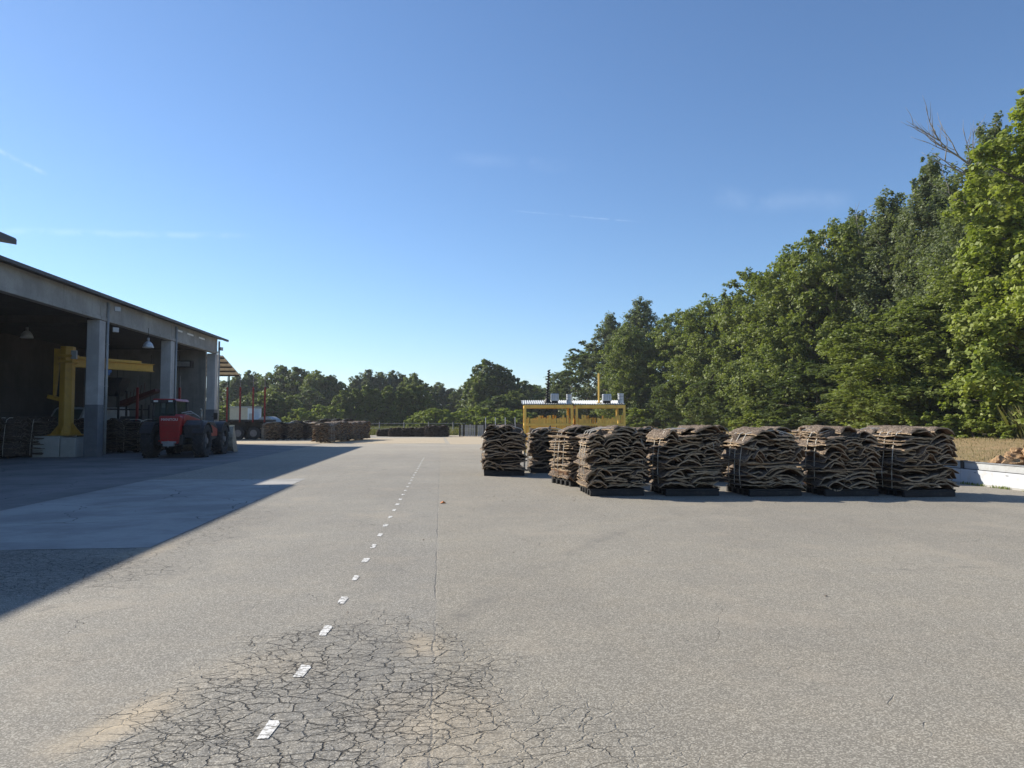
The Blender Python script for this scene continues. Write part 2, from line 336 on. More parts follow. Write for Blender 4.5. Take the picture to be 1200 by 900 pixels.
class MB:
    """collects shapes, links them as one mesh"""
    def __init__(s): s.v = []; s.f = []; s.m = []; s.cur = 0
    def add(s, vs_, fs, M=None):
        b = len(s.v)
        for p in vs_: s.v.append(tuple(M @ Vector(p)) if M is not None else tuple(p))
        for f in fs: s.f.append(tuple(b + i for i in f)); s.m.append(s.cur)
        return s
    def box(s, c, d, rot=None, M=None):
        x, y, z = d[0] / 2, d[1] / 2, d[2] / 2
        L = Matrix.Translation(c)
        if rot: L = L @ Euler(rot).to_matrix().to_4x4()
        if M is not None: L = M @ L
        P = [(-x, -y, -z), (x, -y, -z), (x, y, -z), (-x, y, -z), (-x, -y, z), (x, -y, z), (x, y, z), (-x, y, z)]
        return s.add(P, [(3, 2, 1, 0), (4, 5, 6, 7), (0, 1, 5, 4), (1, 2, 6, 5), (2, 3, 7, 6), (3, 0, 4, 7)], L)
    def b2(s, lo, hi): return s.box([(a + b) / 2 for a, b in zip(lo, hi)], [abs(b - a) for a, b in zip(lo, hi)])
    def cyl(s, p0, p1, r0, r1=None, n=12, cap=True):
        r1 = r0 if r1 is None else r1
        p0, p1 = Vector(p0), Vector(p1); q = (p1 - p0).to_track_quat('Z', 'Y'); L = (p1 - p0).length
        P = []
        for k, (r, z) in enumerate(((r0, 0), (r1, L))):
            for i in range(n):
                a = 2 * math.pi * i / n; P.append(p0 + q @ Vector((r * math.cos(a), r * math.sin(a), z)))
        fs = [(i, (i + 1) % n, n + (i + 1) % n, n + i) for i in range(n)]
        if cap: fs += [tuple(range(n))[::-1], tuple(range(n, 2 * n))]
        return s.add(P, fs)
    def tube(s, pts, r, n=8):
        pts = [Vector(p) for p in pts]; rr = r if isinstance(r, (list, tuple)) else [r] * len(pts); P = []
        for k, p in enumerate(pts):
            d = (pts[min(k + 1, len(pts) - 1)] - pts[max(k - 1, 0)]).normalized(); q = d.to_track_quat('Z', 'Y')
            for i in range(n):
                a = 2 * math.pi * i / n; P.append(p + q @ Vector((rr[k] * math.cos(a), rr[k] * math.sin(a), 0)))
        fs = []
        for k in range(len(pts) - 1):
            for i in range(n): fs.append((k * n + i, k * n + (i + 1) % n, (k + 1) * n + (i + 1) % n, (k + 1) * n + i))
        fs += [tuple(range(n))[::-1], tuple(range((len(pts) - 1) * n, len(pts) * n))]
        return s.add(P, fs)
    def prism(s, poly, a, b, axis='x'):
        """2D outline extruded from a to b along an axis"""
        n = len(poly)
        def P(u, v, w): return {'x': (w, u, v), 'y': (u, w, v), 'z': (u, v, w)}[axis]
        vs_ = [P(u, v, a) for u, v in poly] + [P(u, v, b) for u, v in poly]
        fs = [tuple(range(n))[::-1], tuple(range(n, 2 * n))] + [(i, (i + 1) % n, n + (i + 1) % n, n + i) for i in range(n)]
        return s.add(vs_, fs)
    def build(s, name, mat, parent=None, bevel=0, smooth=False, loc=None):
        me = bpy.data.meshes.new(name); me.from_pydata(s.v, [], s.f)
        for mm in (mat if isinstance(mat, (list, tuple)) else [mat]): me.materials.append(MATS[mm])
        if len(me.materials) > 1: me.polygons.foreach_set('material_index', s.m)
        bm = bmesh.new(); bm.from_mesh(me); bmesh.ops.recalc_face_normals(bm, faces=bm.faces); bm.to_mesh(me); bm.free()
        o = bpy.data.objects.new(name, me); C.objects.link(o)
        if parent: o.parent = parent
        if loc: o.location = loc
        if smooth:
            for p in me.polygons: p.use_smooth = True
        if bevel:
            bv = o.modifiers.new('bevel', 'BEVEL'); bv.width = bevel; bv.segments = 2; bv.limit_method = 'ANGLE'; bv.angle_limit = R(40)
        return o
def bx(name, lo, hi, mat, parent=None, bevel=0): return MB().b2(lo, hi).build(name, mat, parent, bevel)
def copy_tree(o, parent=None):
    c = o.copy(); C.objects.link(c)
    if parent: c.parent = parent
    for ch in list(o.children): copy_tree(ch, c)
    return c
def struct(o): o['kind'] = 'structure'; return o

# ------------------------------------------------------------------ setting: ground
def sheet(name, pts, z, mat):
    me = bpy.data.meshes.new(name); me.from_pydata([(x, y, z) for x, y in pts], [], [tuple(range(len(pts)))]); me.materials.append(MATS[mat])
    o = bpy.data.objects.new(name, me); C.objects.link(o); return struct(o)
sheet('ground', [(-2500, -300), (2500, -300), (2500, 4000), (-2500, 4000)], -.012, 'dry_earth')
sheet('verge', [(-140, 70), (120, 70), (120, 300), (-140, 300)], -.006, 'verge')
sheet('asphalt_yard', [(-70, -25), (17.2, -25), (17.2, 60), (19.5, 72), (-70, 72)], 0, 'old_asphalt')
sheet('concrete_apron', [(-7.62, 9.5), (-3.6, 9.5), (-3.6, 20.0), (-7.62, 20.0)], .004, 'yard_concrete')
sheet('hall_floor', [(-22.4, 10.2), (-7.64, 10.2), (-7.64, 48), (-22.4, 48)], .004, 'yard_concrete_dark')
sheet('sandy_pad', [(.6, 46), (9.5, 46), (10.5, 70), (.3, 70)], .004, 'sandy_pad')
# far dusty yard strip left of the joint
sheet('dusty_strip', [(-15, 47.5), (.3, 48), (.2, 62), (-18, 61)], .004, 'sandy_pad')
def markings():
    mb = MB(); y = 3.92; k = 0
    rng = random.Random(3)
    while y < 30:
        xc = -.877 + (y - 3.74) / 25.86 * .177
        L = .118 + rng.uniform(-.015, .015); w = .031 + rng.uniform(-.004, .004)
        sk = rng.uniform(-.01, .01)
        pts = [(xc - w + sk, y - L), (xc + w * .7, y - L + rng.uniform(-.02, .02)), (xc + w + .01, y + L * .6), (xc + w - .005, y + L), (xc - w * .8, y + L + rng.uniform(-.02, .02)), (xc - w, y - L * .3)]
        mb.add([(a, b, .004) for a, b in pts], [tuple(range(6))]); y += .895 + rng.uniform(-.03, .03); k += 1
    return struct(mb.build('road_markings', 'line_paint'))
markings()
def bank():
    nx, ny = 26, 90; V = []; Fq = []
    for j in range(ny):
        for i in range(nx):
            x = 17.2 + 60 * (i / (nx - 1)) ** 1.3; y = 4 + j * 2.0
            h = .55 * min(1, max(0, (x - 18.5) / 9)) ** 1.2 + .09 * mnoise.noise(Vector((x * .5, y * .5, 0))) * min(1, (x - 17.2) / 2)
            V.append((x, y, h))
    for j in range(ny - 1):
        for i in range(nx - 1): a = j * nx + i; Fq.append((a, a + 1, a + nx + 1, a + nx))
    return struct(mesh_np('dry_grass_bank', np.array(V), np.array(Fq), 'dry_bank', smooth=True))
bank()
def bank_h(x): return .55 * min(1, max(0, (x - 18.5) / 9)) ** 1.2

# ------------------------------------------------------------------ hall
def hall():
    h = empty('open_hall', (-14.3, 22.8 + DY, 0), 0, 'long open-fronted concrete hall with grey columns and dark thin roof edge', 'hall')
    off = Vector((14.3, -22.8, 0))
    def place(o): o.location = off; return o
    X0 = -14.3
    ys = [22.0, 30.5, 38.6, 46.2]
    for i, y in enumerate(ys):
        lo_, hi_ = y - .05, y + .5
        cb = bx('column', (X0 - .52, lo_, 0), (X0, hi_, 5.76), 'column_concrete', h, .02); place(cb)
        b = MB().b2((X0 - .524, lo_ - .004, .0), (X0 + .004, hi_ + .004, 2.2)).build('painted_base', 'column_grey_paint', cb)
        # downpipe beside every column
        p = MB(); p.tube([(X0 + .03, y + .60, 6.6), (X0 + .03, y + .60, .1)], .06, 8)
        for z in (1.2, 3.0, 4.8): p.box((X0 + .01, y + .60, z), (.12, .17, .04))
        place(p.build('downpipe', 'pipe_grey', h, 0, True))
    for a, b in zip([21.0] + ys[1:], ys[1:] + [46.6]):
        place(bx('fascia_panel', (X0 - .28, a + .012, 5.78), (X0 - .02, b - .012, 6.72), 'precast', h, .01))
        place(bx('fascia_rib', (X0 - .02, a + .012, 5.78), (X0 + .03, b - .012, 5.93), 'precast', h, .01))
    # roof: thin sheet rising inwards
    rf = MB(); rf.prism([(-13.98, 6.74), (-22.9, 7.9), (-22.9, 7.98), (-13.98, 6.80)], 21.0, 47.8, 'y'); place(rf.build('roof', 'roof_sheet', h))
    gt = MB(); gt.prism([(-14.02, 6.66), (-13.90, 6.66), (-13.90, 6.78), (-13.92, 6.78), (-13.92, 6.68), (-14.02, 6.68)], 21.0, 47.6, 'y'); place(gt.build('gutter', 'roof_sheet', h))
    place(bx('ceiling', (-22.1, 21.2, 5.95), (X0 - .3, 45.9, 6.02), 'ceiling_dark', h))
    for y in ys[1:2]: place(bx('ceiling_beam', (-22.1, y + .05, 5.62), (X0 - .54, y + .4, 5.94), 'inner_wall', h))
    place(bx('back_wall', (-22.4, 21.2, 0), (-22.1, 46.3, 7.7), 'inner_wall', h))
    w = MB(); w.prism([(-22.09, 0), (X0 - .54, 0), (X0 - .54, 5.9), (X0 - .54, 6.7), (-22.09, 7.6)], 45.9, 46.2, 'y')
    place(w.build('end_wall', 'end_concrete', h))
    j = MB()
    for x in (-20.1, -18.1, -16.4): j.b2((x - .015, 45.885, .02), (x + .015, 45.9, 5.6))
    place(j.build('panel_joint', 'ceiling_dark', h))
    j = MB()
    for z in (1.9, 3.2, 4.5): j.b2((-22.1, 21.3, z), (-22.085, 45.8, z + .03))
    place(j.build('wall_seam', 'ceiling_dark', h))
    # low openings in the back wall as dark recess frames
    for y in (31.2, 33.3, 35.4):
        place(MB().b2((-22.1, y, 1.55), (-22.06, y + 1.4, 2.1)).build('vent_opening', 'black_paint', h, .01))
    # white translucent slots under the eave near the far end
    for y in (39.2, 41.0, 43.0): place(bx('eave_slot', (X0 - .018, y, 6.38), (X0 + .0, y + 1.0, 6.47), 'lamp_white', h))
    return h
hall()
def floodlight(x, y, z, rz, lab):
    t = empty('floodlight', (x, y + DY, z), rz, lab, 'floodlight', 'floodlights on the hall')
    MB().prism([(-.14, -.04), (-.19, .10), (.19, .10), (.14, -.04)], -.13, .13, 'z').build('housing', 'steel_grey', t, .01)
    MB().box((0, .105, 0), (.34, .01, .22)).build('lens', 'grey_paint', t); t.scale = (.7, .7, .8)
    b = MB(); b.box((0, -.12, 0), (.05, .16, .04)); b.box((0, -.2, 0), (.12, .02, .16)); b.build('bracket', 'black_paint', t)
floodlight(-14.05, 31.3, 5.45, R(-130), 'small pale floodlight hung under the beam beside the nearest column')
floodlight(-14.0, 31.3, 6.35, R(-130), 'small grey floodlight high on the fascia above the nearest column')
floodlight(-13.95, 46.1, 6.05, R(-110), 'small dark floodlight on the far corner of the hall')
def pendant(px, d, py, lab):
    p = atd(px, d, zof(py, d)); t = empty('pendant_lamp', p, 0, lab, 'lamp', 'pendant lamps in the hall'); t.scale = (.75, .75, 1)
    s = MB(); prof = [(.07, .22), (.16, .18), (.26, .08), (.33, -.06), (.34, -.10)]
    n = 20
    for (r0, z0), (r1, z1) in zip(prof, prof[1:]): s.cyl((0, 0, z0), (0, 0, z1), r0, r1, n, False)
    o = s.build('lamp_shade', 'galvanised', t, 0, True); o.modifiers.new('sol', 'SOLIDIFY').thickness = .006
    MB().cyl((0, 0, .2), (0, 0, .38), .08, .07, 12).build('housing', 'steel_grey', t, 0, True)
    MB().cyl((0, 0, .38), (0, 0, 5.94 - p.z), .015, .015, 6).build('rod', 'black_paint', t)
    MB().cyl((0, 0, -.02), (0, 0, .16), .10, .06, 12).build('bulb', 'lamp_white', t, 0, True)
pendant(172, 34.5, 405, 'shiny metal bell lamp hanging between first and second columns')
pendant(29, 31.5, 393, 'dim bell lamp hanging in the dark bay beside the yellow crane')
def ceil_box():
    p = atd(232, 45.2, zof(421, 45.2)); t = empty('fan_heater', (-15.9, 45.3 + DY, 5.0), 0, 'dark boxy heater mounted high on the far end wall of the hall', 'heater')
    MB().box((0, 0, 0), (1.0, .5, .42)).build('casing', 'black_paint', t, .02)
    MB().box((0, -.26, 0), (.8, .02, .3)).build('grille', 'steel_grey', t)
    
    for x in (-.35, .35): MB().box((x, .35, 0), (.06, .3, .06)).build('bracket', 'steel_grey', t)
ceil_box()

def near_hall():
    """neighbouring hall: only the corner of its roof enters the photograph"""
    h = empty('neighbour_hall', (-15.0, 12 + DY, 0), 0, 'dark roof corner of the neighbouring hall projecting in at far left above the grey hall', 'hall')
    o = Vector((15.0, -12, 0))
    r = MB(); r.prism([(-13.96, 7.34), (-22, 8.6), (-22, 8.85), (-14.0, 7.56), (-13.96, 7.5)], -6, 23.7, 'y'); r.build('roof', 'roof_sheet', h, 0, False, o)
    MB().b2((-22, -6, 0), (-15, 21.0, 7.1)).build('wall', 'precast', h, 0, False, o)
near_hall()

def canopy():
    t = empty('lean_to_canopy', atd(281, 64), 0, 'open lean-to canopy with ribbed roof behind the far end of the hall', 'canopy')
    W = 14
    s = MB(); n = 60
    for i in range(n):
        x0, x1 = -W * i / n, -W * (i + 1) / n; z = .05 if i % 2 else 0
        s.add([(x0, 0, 5.4 + z), (x1, 0, 5.4 + z), (x1, -5.2, 6.7 + z), (x0, -5.2, 6.7 + z), (x0, 0, 5.46 + z), (x1, 0, 5.46 + z), (x1, -5.2, 6.76 + z), (x0, -5.2, 6.76 + z)],
              [(0, 1, 2, 3), (4, 5, 6, 7), (0, 1, 5, 4), (2, 3, 7, 6), (0, 3, 7, 4), (1, 2, 6, 5)])
    s.build('roof_sheet', 'beige_panel', t)
    for k in range(5):
        y = -.3 - k * 1.15; MB().b2((-W, y - .04, 5.26 - y * .25), (0, y + .04, 5.39 - y * .25)).build('purlin', 'dark_wood', t)
    for x in (-.9, -5.5, -10.5):
        MB().b2((x - .06, -.25, 0), (x + .06, -.13, 5.35)).build('post', 'green_post', t)
        MB().b2((x - .06, -5.1, 0), (x + .06, -4.98, 6.4)).build('post', 'green_post', t)
canopy()

# ------------------------------------------------------------------ cork planks and bales
def slab_mesh(rng, w, L, t, arch, name='bark_plank', nu=10, nv=9, mats=('cork_bark', 'cork_inner', 'cork_rim'), rough=.012):
    V = np.zeros((2, nv, nu, 3)); s = rng.uniform(0, 100)
    skew = rng.uniform(-.06, .06); tw = rng.uniform(-.04, .04); asym = rng.uniform(-.35, .35); curl = rng.uniform(-.5, 1.2)
    for j in range(nv):
        v = j / (nv - 1); ex = .05 * mnoise.noise(Vector((s, v * 3, 1))) + .035 * mnoise.noise(Vector((s, v * 11, 4))); ex2 = .05 * mnoise.noise(Vector((s, v * 3, 7))) + .035 * mnoise.noise(Vector((s, v * 11, 8)))
        for i in range(nu):
            u = i / (nu - 1); q = 2 * u - 1
            x = (u - .5) * w + ex * (1 - u) + ex2 * u + skew * (v - .5)
            rag = (.10 * mnoise.noise(Vector((s + 5, u * 2.5, v > .5))) + .07 * mnoise.noise(Vector((s + 3, u * 9, v > .5)))) * (1 if v in (0, 1) else .6)
            y = (v - .5) * (L + rag)
            qq = q + asym * (1 - q * q)
            z = arch * (1 - abs(qq) ** 2.2) + tw * q * (v - .5) + .03 * mnoise.noise(Vector((u * 2 + s, v * 2, 3)))
            z += .024 * mnoise.noise(Vector((u * 5 + s, v * 5, 9))) + .010 * mnoise.noise(Vector((u * 14 + s, v * 9, 2)))
            th = t * (.8 + .45 * mnoise.noise(Vector((u * 4, v * 4, s)))) * (1 - .35 * abs(q) ** 6)
            V[0, j, i] = (x, y, z + th / 2 + rough * mnoise.noise(Vector((u * 13, v * 13, s + 2))))
            V[1, j, i] = (x * .985, y, z - th / 2)
    idx = np.arange(2 * nv * nu).reshape(2, nv, nu); Fq = []; mi = []
    for j in range(nv - 1):
        for i in range(nu - 1):
            Fq.append((idx[0, j, i], idx[0, j, i + 1], idx[0, j + 1, i + 1], idx[0, j + 1, i])); mi.append(0)
            Fq.append((idx[1, j, i], idx[1, j + 1, i], idx[1, j + 1, i + 1], idx[1, j, i + 1])); mi.append(1)
    for i in range(nu - 1):
        Fq.append((idx[1, 0, i], idx[1, 0, i + 1], idx[0, 0, i + 1], idx[0, 0, i])); mi.append(2)
        Fq.append((idx[0, -1, i], idx[0, -1, i + 1], idx[1, -1, i + 1], idx[1, -1, i])); mi.append(2)
    for j in range(nv - 1):
        Fq.append((idx[0, j, 0], idx[0, j + 1, 0], idx[1, j + 1, 0], idx[1, j, 0])); mi.append(2)
        Fq.append((idx[1, j, -1], idx[1, j + 1, -1], idx[0, j + 1, -1], idx[0, j, -1])); mi.append(2)
    return V.reshape(-1, 3), np.array(Fq), np.array(mi)

def bale_layout(rng, W, D, Hh, dz=.057):
    """list of (x, y, z, rz, tilt, w, L, t, arch): columns of nested arched planks with a crosswise band"""
    out = []; m1 = rng.uniform(.28, .42); m2 = m1 + rng.uniform(.05, .13); m3 = rng.uniform(.66, .8)
    secs = [(.0, m1 * Hh, 0), (m1 * Hh, m2 * Hh, 1), (m2 * Hh, m3 * Hh, 0), (m3 * Hh, Hh, 0)]
    for a, b, cross in secs:
        n = rng.choice([2, 2, 3, 3, 4]) if not cross else 2
        cuts = [0] + sorted([(k + 1) / n + rng.uniform(-.09, .09) for k in range(n - 1)]) + [1]
        for c0, c1 in zip(cuts, cuts[1:]):
            z = a + rng.uniform(0, .03); arch = rng.uniform(.02, .12)
            while z < b - .01:
                arch = max(.005, min(.17, arch + rng.uniform(-.07, .075)))
                if cross: arch = rng.uniform(.0, .03)
                w = (c1 - c0) * W * rng.uniform(.82, 1.3); L = D * rng.uniform(.88, 1.1); t = rng.uniform(.018, .046)
                xc = ((c0 + c1) / 2 - .5) * W + rng.uniform(-.07, .07)
                xc = max(-W / 2 + w / 2 - .07, min(W / 2 - w / 2 + .07, xc))
                yc = rng.uniform(-.06, .06)
                zz = max(.03, z - arch * .55) + rng.uniform(-.008, .008)
                tilt = rng.uniform(-.13, .13)
                fl = -1 if rng.random() < .13 else 1
                if cross: out.append((yc, xc, z, R(90) + rng.uniform(-.05, .05), tilt * .4, w, W * rng.uniform(.98, 1.08), t, arch))
                else: out.append((xc, yc, zz if fl > 0 else zz + arch * .6, rng.uniform(-.08, .08), tilt, w, L, t, arch * fl))
                z += dz * rng.uniform(.75, 1.25)
    # a few big bowed pieces thrown on top
    for k in range(rng.choice([2, 3, 4])):
        out.append((rng.uniform(-.32, .32) * W, rng.uniform(-.1, .15) * D, Hh + rng.uniform(-.03, .04), rng.uniform(-.3, .3), rng.uniform(-.15, .15),
                    rng.uniform(.34, .55), rng.uniform(.7, 1.1) * D, .035, rng.uniform(.05, .13)))
    return out
def straps(root, W, D, Hh, ys, rng, z0=-.0):
    for y in ys:
        hw = W / 2 + .035; pts = []
        w2 = lambda: rng.uniform(-.012, .012)
        pts = [(-hw, y + .05, z0), (-hw - .02 + w2(), y + .03 + w2(), Hh * .3), (-hw - .015 + w2(), y + w2(), Hh * .62), (-hw + .03, y + w2(), Hh * .88), (-hw + .12, y + w2(), Hh * 1.03),
               (-hw * .4, y + .03 + w2(), Hh * 1.09), (hw * .4, y + .05 + w2(), Hh * 1.09), (hw - .1, y + .04, Hh * 1.02), (hw, y + .03, Hh * .85), (hw + .01, y + .03, Hh * .4), (hw, y + .04, z0)]
        mb = MB(); mb.tube(pts, .0085, 5); mb.build('strap', 'rope', root, 0, True)
def make_bale(seed, loc, rz, W=1.14, D=1.2, Hh=1.15, label=None, group=None, dark=False, merged=False, dz=.056, nst=2, name='cork_bale'):
    rng = random.Random(seed)
    root = empty(name, loc, rz, label, 'cork bale', group)
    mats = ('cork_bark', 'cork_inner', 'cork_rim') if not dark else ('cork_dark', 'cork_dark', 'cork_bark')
    lay = bale_layout(rng, W, D, Hh, dz)
    allv, allf, allm, off = [], [], [], 0
    for k, (x, y, z, r, tl, w, L, t, arch) in enumerate(lay):
        V, Fq, mi = slab_mesh(rng, w, L, t, arch, nu=6 if merged else 13, nv=5 if merged else 9)
        if merged:
            M = (Matrix.Translation((x, y, z)) @ Euler((0, tl, r)).to_matrix().to_4x4()); M = np.array(M)
            V = V @ M[:3, :3].T + M[:3, 3]; allv.append(V); allf.append(Fq + off); allm.append(mi); off += len(V)
        else:
            o = mesh_np('bark_plank', V, Fq, None, root, True, mi, mats); o.location = (x, y, z); o.rotation_euler = (0, tl, r)
            o.data.polygons.foreach_set('use_smooth', [m_ != 2 for m_ in mi])
    if merged:
        o = mesh_np('bark_planks', np.concatenate(allv), np.concatenate(allf), None, root, True, np.concatenate(allm), mats)
        tag(o, kind='stuff')
    # filler slabs added inside the bale, upright to stop light shining through
    av, af, am, off = [], [], [], 0
    for k in range(16):
        V, Fq, mi = slab_mesh(rng, rng.uniform(.3, .5), rng.uniform(.3, .5), .03, .03, nu=4, nv=4)
        M = np.array(Matrix.Translation((((k % 4) - 1.5) * W * .2, rng.uniform(-.25, .25), (.14 + .24 * (k // 4)) * Hh)) @ Euler((R(90) + rng.uniform(-.5, .5), rng.uniform(-.4, .4), rng.uniform(-.3, .3))).to_matrix().to_4x4())
        av.append(V @ M[:3, :3].T + M[:3, 3]); af.append(Fq + off); am.append(mi); off += len(V)
    tag(mesh_np('light_block_slabs', np.concatenate(av), np.concatenate(af), None, root, True, np.concatenate(am), mats), kind='stuff')
    straps(root, W, D, Hh, [(-.22, .16), (-.3, 0, .25)][nst % 2] if nst else [], rng)
    return root
def make_pallet(loc, rz, label, group, W=1.16, D=1.16):
    t = empty('plastic_pallet', loc, rz, label, 'pallet', group)
    d = MB(); d.b2((-W / 2, -D / 2, .115), (W / 2, D / 2, .15)); d.build('deck', 'black_plastic', t, .006)
    for j in range(5):
        y = -D / 2 + .05 + j * (D - .10) / 4; MB().b2((-W / 2 + .01, y - .05, 0), (W / 2 - .01, y + .05, .115)).build('runner', 'black_plastic', t, .012)
    return t
PZ = .152
bale_front = [  # px of the front face centre, depth of the front face, label, seed, W, H
    (723, 15.15, 'cork bale at the left end of the front row, nearest the yellow cages', 11, 1.16, 1.15),
    (811, 15.15, 'second cork bale from the left end of the front row', 12, 1.14, 1.14),
    (908, 15.1, 'middle bale of the front row of five cork bales on black pallets', 23, 1.16, 1.10),
    (997, 15.1, 'fourth cork bale of the front row, just left of the right end bale', 14, 1.12, 1.12),
    (1088, 14.95, 'cork bale at the right end of the front row, beside the white barrier', 15, 1.16, 1.13)]
GRP = 'strapped cork bales in the main group'; PG = 'black plastic pallets under the cork bales'
n_b = [0]
def bale_at(px, d, rz, seed, label, W=1.14, Hh=1.13, proto=None, D=1.2, short=''):
    p = atd(px, d); ax = Vector((math.sin(-rz), math.cos(rz), 0)); c = p + ax * D / 2
    c0 = Vector((c.x, c.y, 0))
    make_pallet(c0, rz, 'black plastic pallet under the ' + short, PG)
    if proto is None: return make_bale(seed, (c.x, c.y, PZ), rz, W, D, Hh, label, GRP, nst=seed)
    o = copy_tree(proto); o.location = (c.x, c.y, PZ); o.rotation_euler = (0, 0, rz + math.pi * (seed % 2)); o['label'] = label
    o.scale = (1, 1, Hh / 1.13); return o
protos = []
for px, d, lab, seed, W, Hh in bale_front:
    protos.append(bale_at(px, d, R(random.Random(seed).uniform(-2, 2)), seed, lab, W, Hh, short={11: 'first', 12: 'second', 23: 'middle', 14: 'fourth', 15: 'right end'}[seed] + ' bale of the front row'))
bale_at(591, 20.5, R(-3), 31, 'lone cork bale at the far left of the main group, asphalt to its left', 1.14, 1.14, short='lone left bale')
bale_at(644, 21.6, R(-2), 32, 'dark cork bale between the lone left bale and the pale sunlit one', 1.1, 1.08, short='dark bale right of the lone left one')
bale_at(694, 17.4, R(14), 33, 'pale sunlit cork bale just behind the left end of the front row', 1.16, 1.13, short='pale sunlit bale behind the front row')
# second row, mostly hidden behind the first
second = [(762, 18.4, 1.13), (838, 18.6, 1.12), (905, 18.5, 1.10), (975, 18.5, 1.11), (1045, 18.4, 1.10)]
for k, (px, d, Hh) in enumerate(second):
    bale_at(px, d, R([3, -2, 2, -3, 1][k]), 40 + k,
            ['cork bale of the second row glimpsed in the gap right of the left end bale', 'second row cork bale behind the second front bale', 'second row cork bale behind the middle front bale',
             'second row cork bale behind the fourth front bale', 'second row cork bale behind the right end front bale'][k], 1.14, Hh, protos[(k + 2) % 5], short=['second row bale in the gap after the left end one', 'second row bale behind the second front bale', 'second row bale behind the middle front bale', 'second row bale behind the fourth front bale', 'second row bale behind the right end front bale'][k])

# far rows: same kind, built with fewer vertices
farp = make_bale(71, (0, 0, 0), 0, 1.15, 1.2, 1.15, None, None, merged=True, dz=.075)
farp2 = make_bale(72, (0, 0, 0), 0, 1.15, 1.2, 1.15, None, None, merged=True, dz=.075, nst=1)
hallp = make_bale(74, (0, 0, 0), 0, 1.15, 1.2, 1.15, None, None, dark=True, merged=True, dz=.07)  # bark coloured darker to imitate the shade inside the hall
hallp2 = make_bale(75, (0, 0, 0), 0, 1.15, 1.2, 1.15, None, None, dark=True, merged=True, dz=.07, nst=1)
darkp = make_bale(73, (0, 0, 0), 0, 1.25, 1.2, .72, None, None, dark=True, merged=True, dz=.05, nst=0)
used = {}
ORD_ = ['first', 'second', 'third', 'fourth', 'fifth', 'sixth']
def far_bale(proto, x, y, rz, label, group, s=1.0, z=0.08, name=None):
    k = id(proto)
    o = proto if k not in used else copy_tree(proto); used[k] = 1
    o.location = (x, y, z); o.rotation_euler = (0, 0, rz); o.scale = (1, 1, s); tag(o, label, 'cork bale', group); return o
# row B (nearest of the far ones), runs away to the right
pB0, pB1 = at(386, 519.3), at(436, 514.8)
dirB = (pB1 - pB0).normalized(); angB = math.atan2(dirB.y, dirB.x)
nrmB = Vector((-dirB.y, dirB.x, 0))
nB = 6; LB = (pB1 - pB0).length
for i in range(nB):
    p = pB0 + dirB * (.6 + i * LB / nB) + nrmB * .6
    far_bale(farp if i % 2 else farp2, p.x, p.y, angB - (math.pi / 2 if i == 0 else 0), 'small far cork bale past the building shadow tip, ' + ORD_[i] + ' from near end', 'far row of cork bales past the building shadow', .98 + .04 * (i % 3))
pA0, pA1 = at(312, 516.2), at(376, 515.2)
dirA = (pA1 - pA0).normalized(); angA = math.atan2(dirA.y, dirA.x); nrmA = Vector((-dirA.y, dirA.x, 0)); LA = (pA1 - pA0).length
for i in range(5):
    p = pA0 + dirA * (.5 + i * LA / 5) + nrmA * .6
    far_bale(hallp if i % 2 else farp2, p.x, p.y, angA, 'small far cork bale in the row beside the red-staked trailer, ' + ORD_[i] + ' from left', 'far row of cork bales beside the trailer', 1.0)
for i, (px, d) in enumerate(((382, 66), (396, 67), (408, 66), (362, 64), (348, 63))):
    p = atd(px, d); far_bale(hallp2, p.x, p.y, R(4 * i), 'farthest cork bale, its top just over the far rows, ' + ['fourth', 'fifth', 'rightmost', 'second', 'leftmost'][i] + ' of five', 'farthest cork bales behind the two rows', 1.05, .12 if i > 2 else .28)
for i, (px, d, s) in enumerate(((450, 67, .78), (464, 66, .95), (479, 66, .95), (494, 66, 1.0), (506, 65.5, 1.2), (518, 66, 1.2))):
    p = atd(px, d); far_bale(darkp, p.x, p.y, R(2), 'low dark bark pile at the far edge of the yard, ' + ORD_[i] + ' from left', 'low dark bark piles at the far edge of the yard', s, .02)
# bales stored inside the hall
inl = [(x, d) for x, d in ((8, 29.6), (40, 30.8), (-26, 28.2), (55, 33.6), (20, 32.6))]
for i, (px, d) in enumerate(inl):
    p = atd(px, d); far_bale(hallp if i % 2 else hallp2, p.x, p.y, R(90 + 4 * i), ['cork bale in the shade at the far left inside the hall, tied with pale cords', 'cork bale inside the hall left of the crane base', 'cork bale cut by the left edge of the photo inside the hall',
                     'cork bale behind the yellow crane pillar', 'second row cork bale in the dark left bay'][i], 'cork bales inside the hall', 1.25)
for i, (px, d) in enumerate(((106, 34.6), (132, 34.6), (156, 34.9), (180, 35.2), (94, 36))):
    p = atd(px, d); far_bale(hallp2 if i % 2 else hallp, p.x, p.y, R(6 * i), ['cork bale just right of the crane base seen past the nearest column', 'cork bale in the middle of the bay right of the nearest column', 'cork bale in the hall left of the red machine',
                     'cork bale in the hall hidden behind the red machine', 'cork bale in the hall behind the nearest column'][i], 'cork bales inside the hall', 1.2)

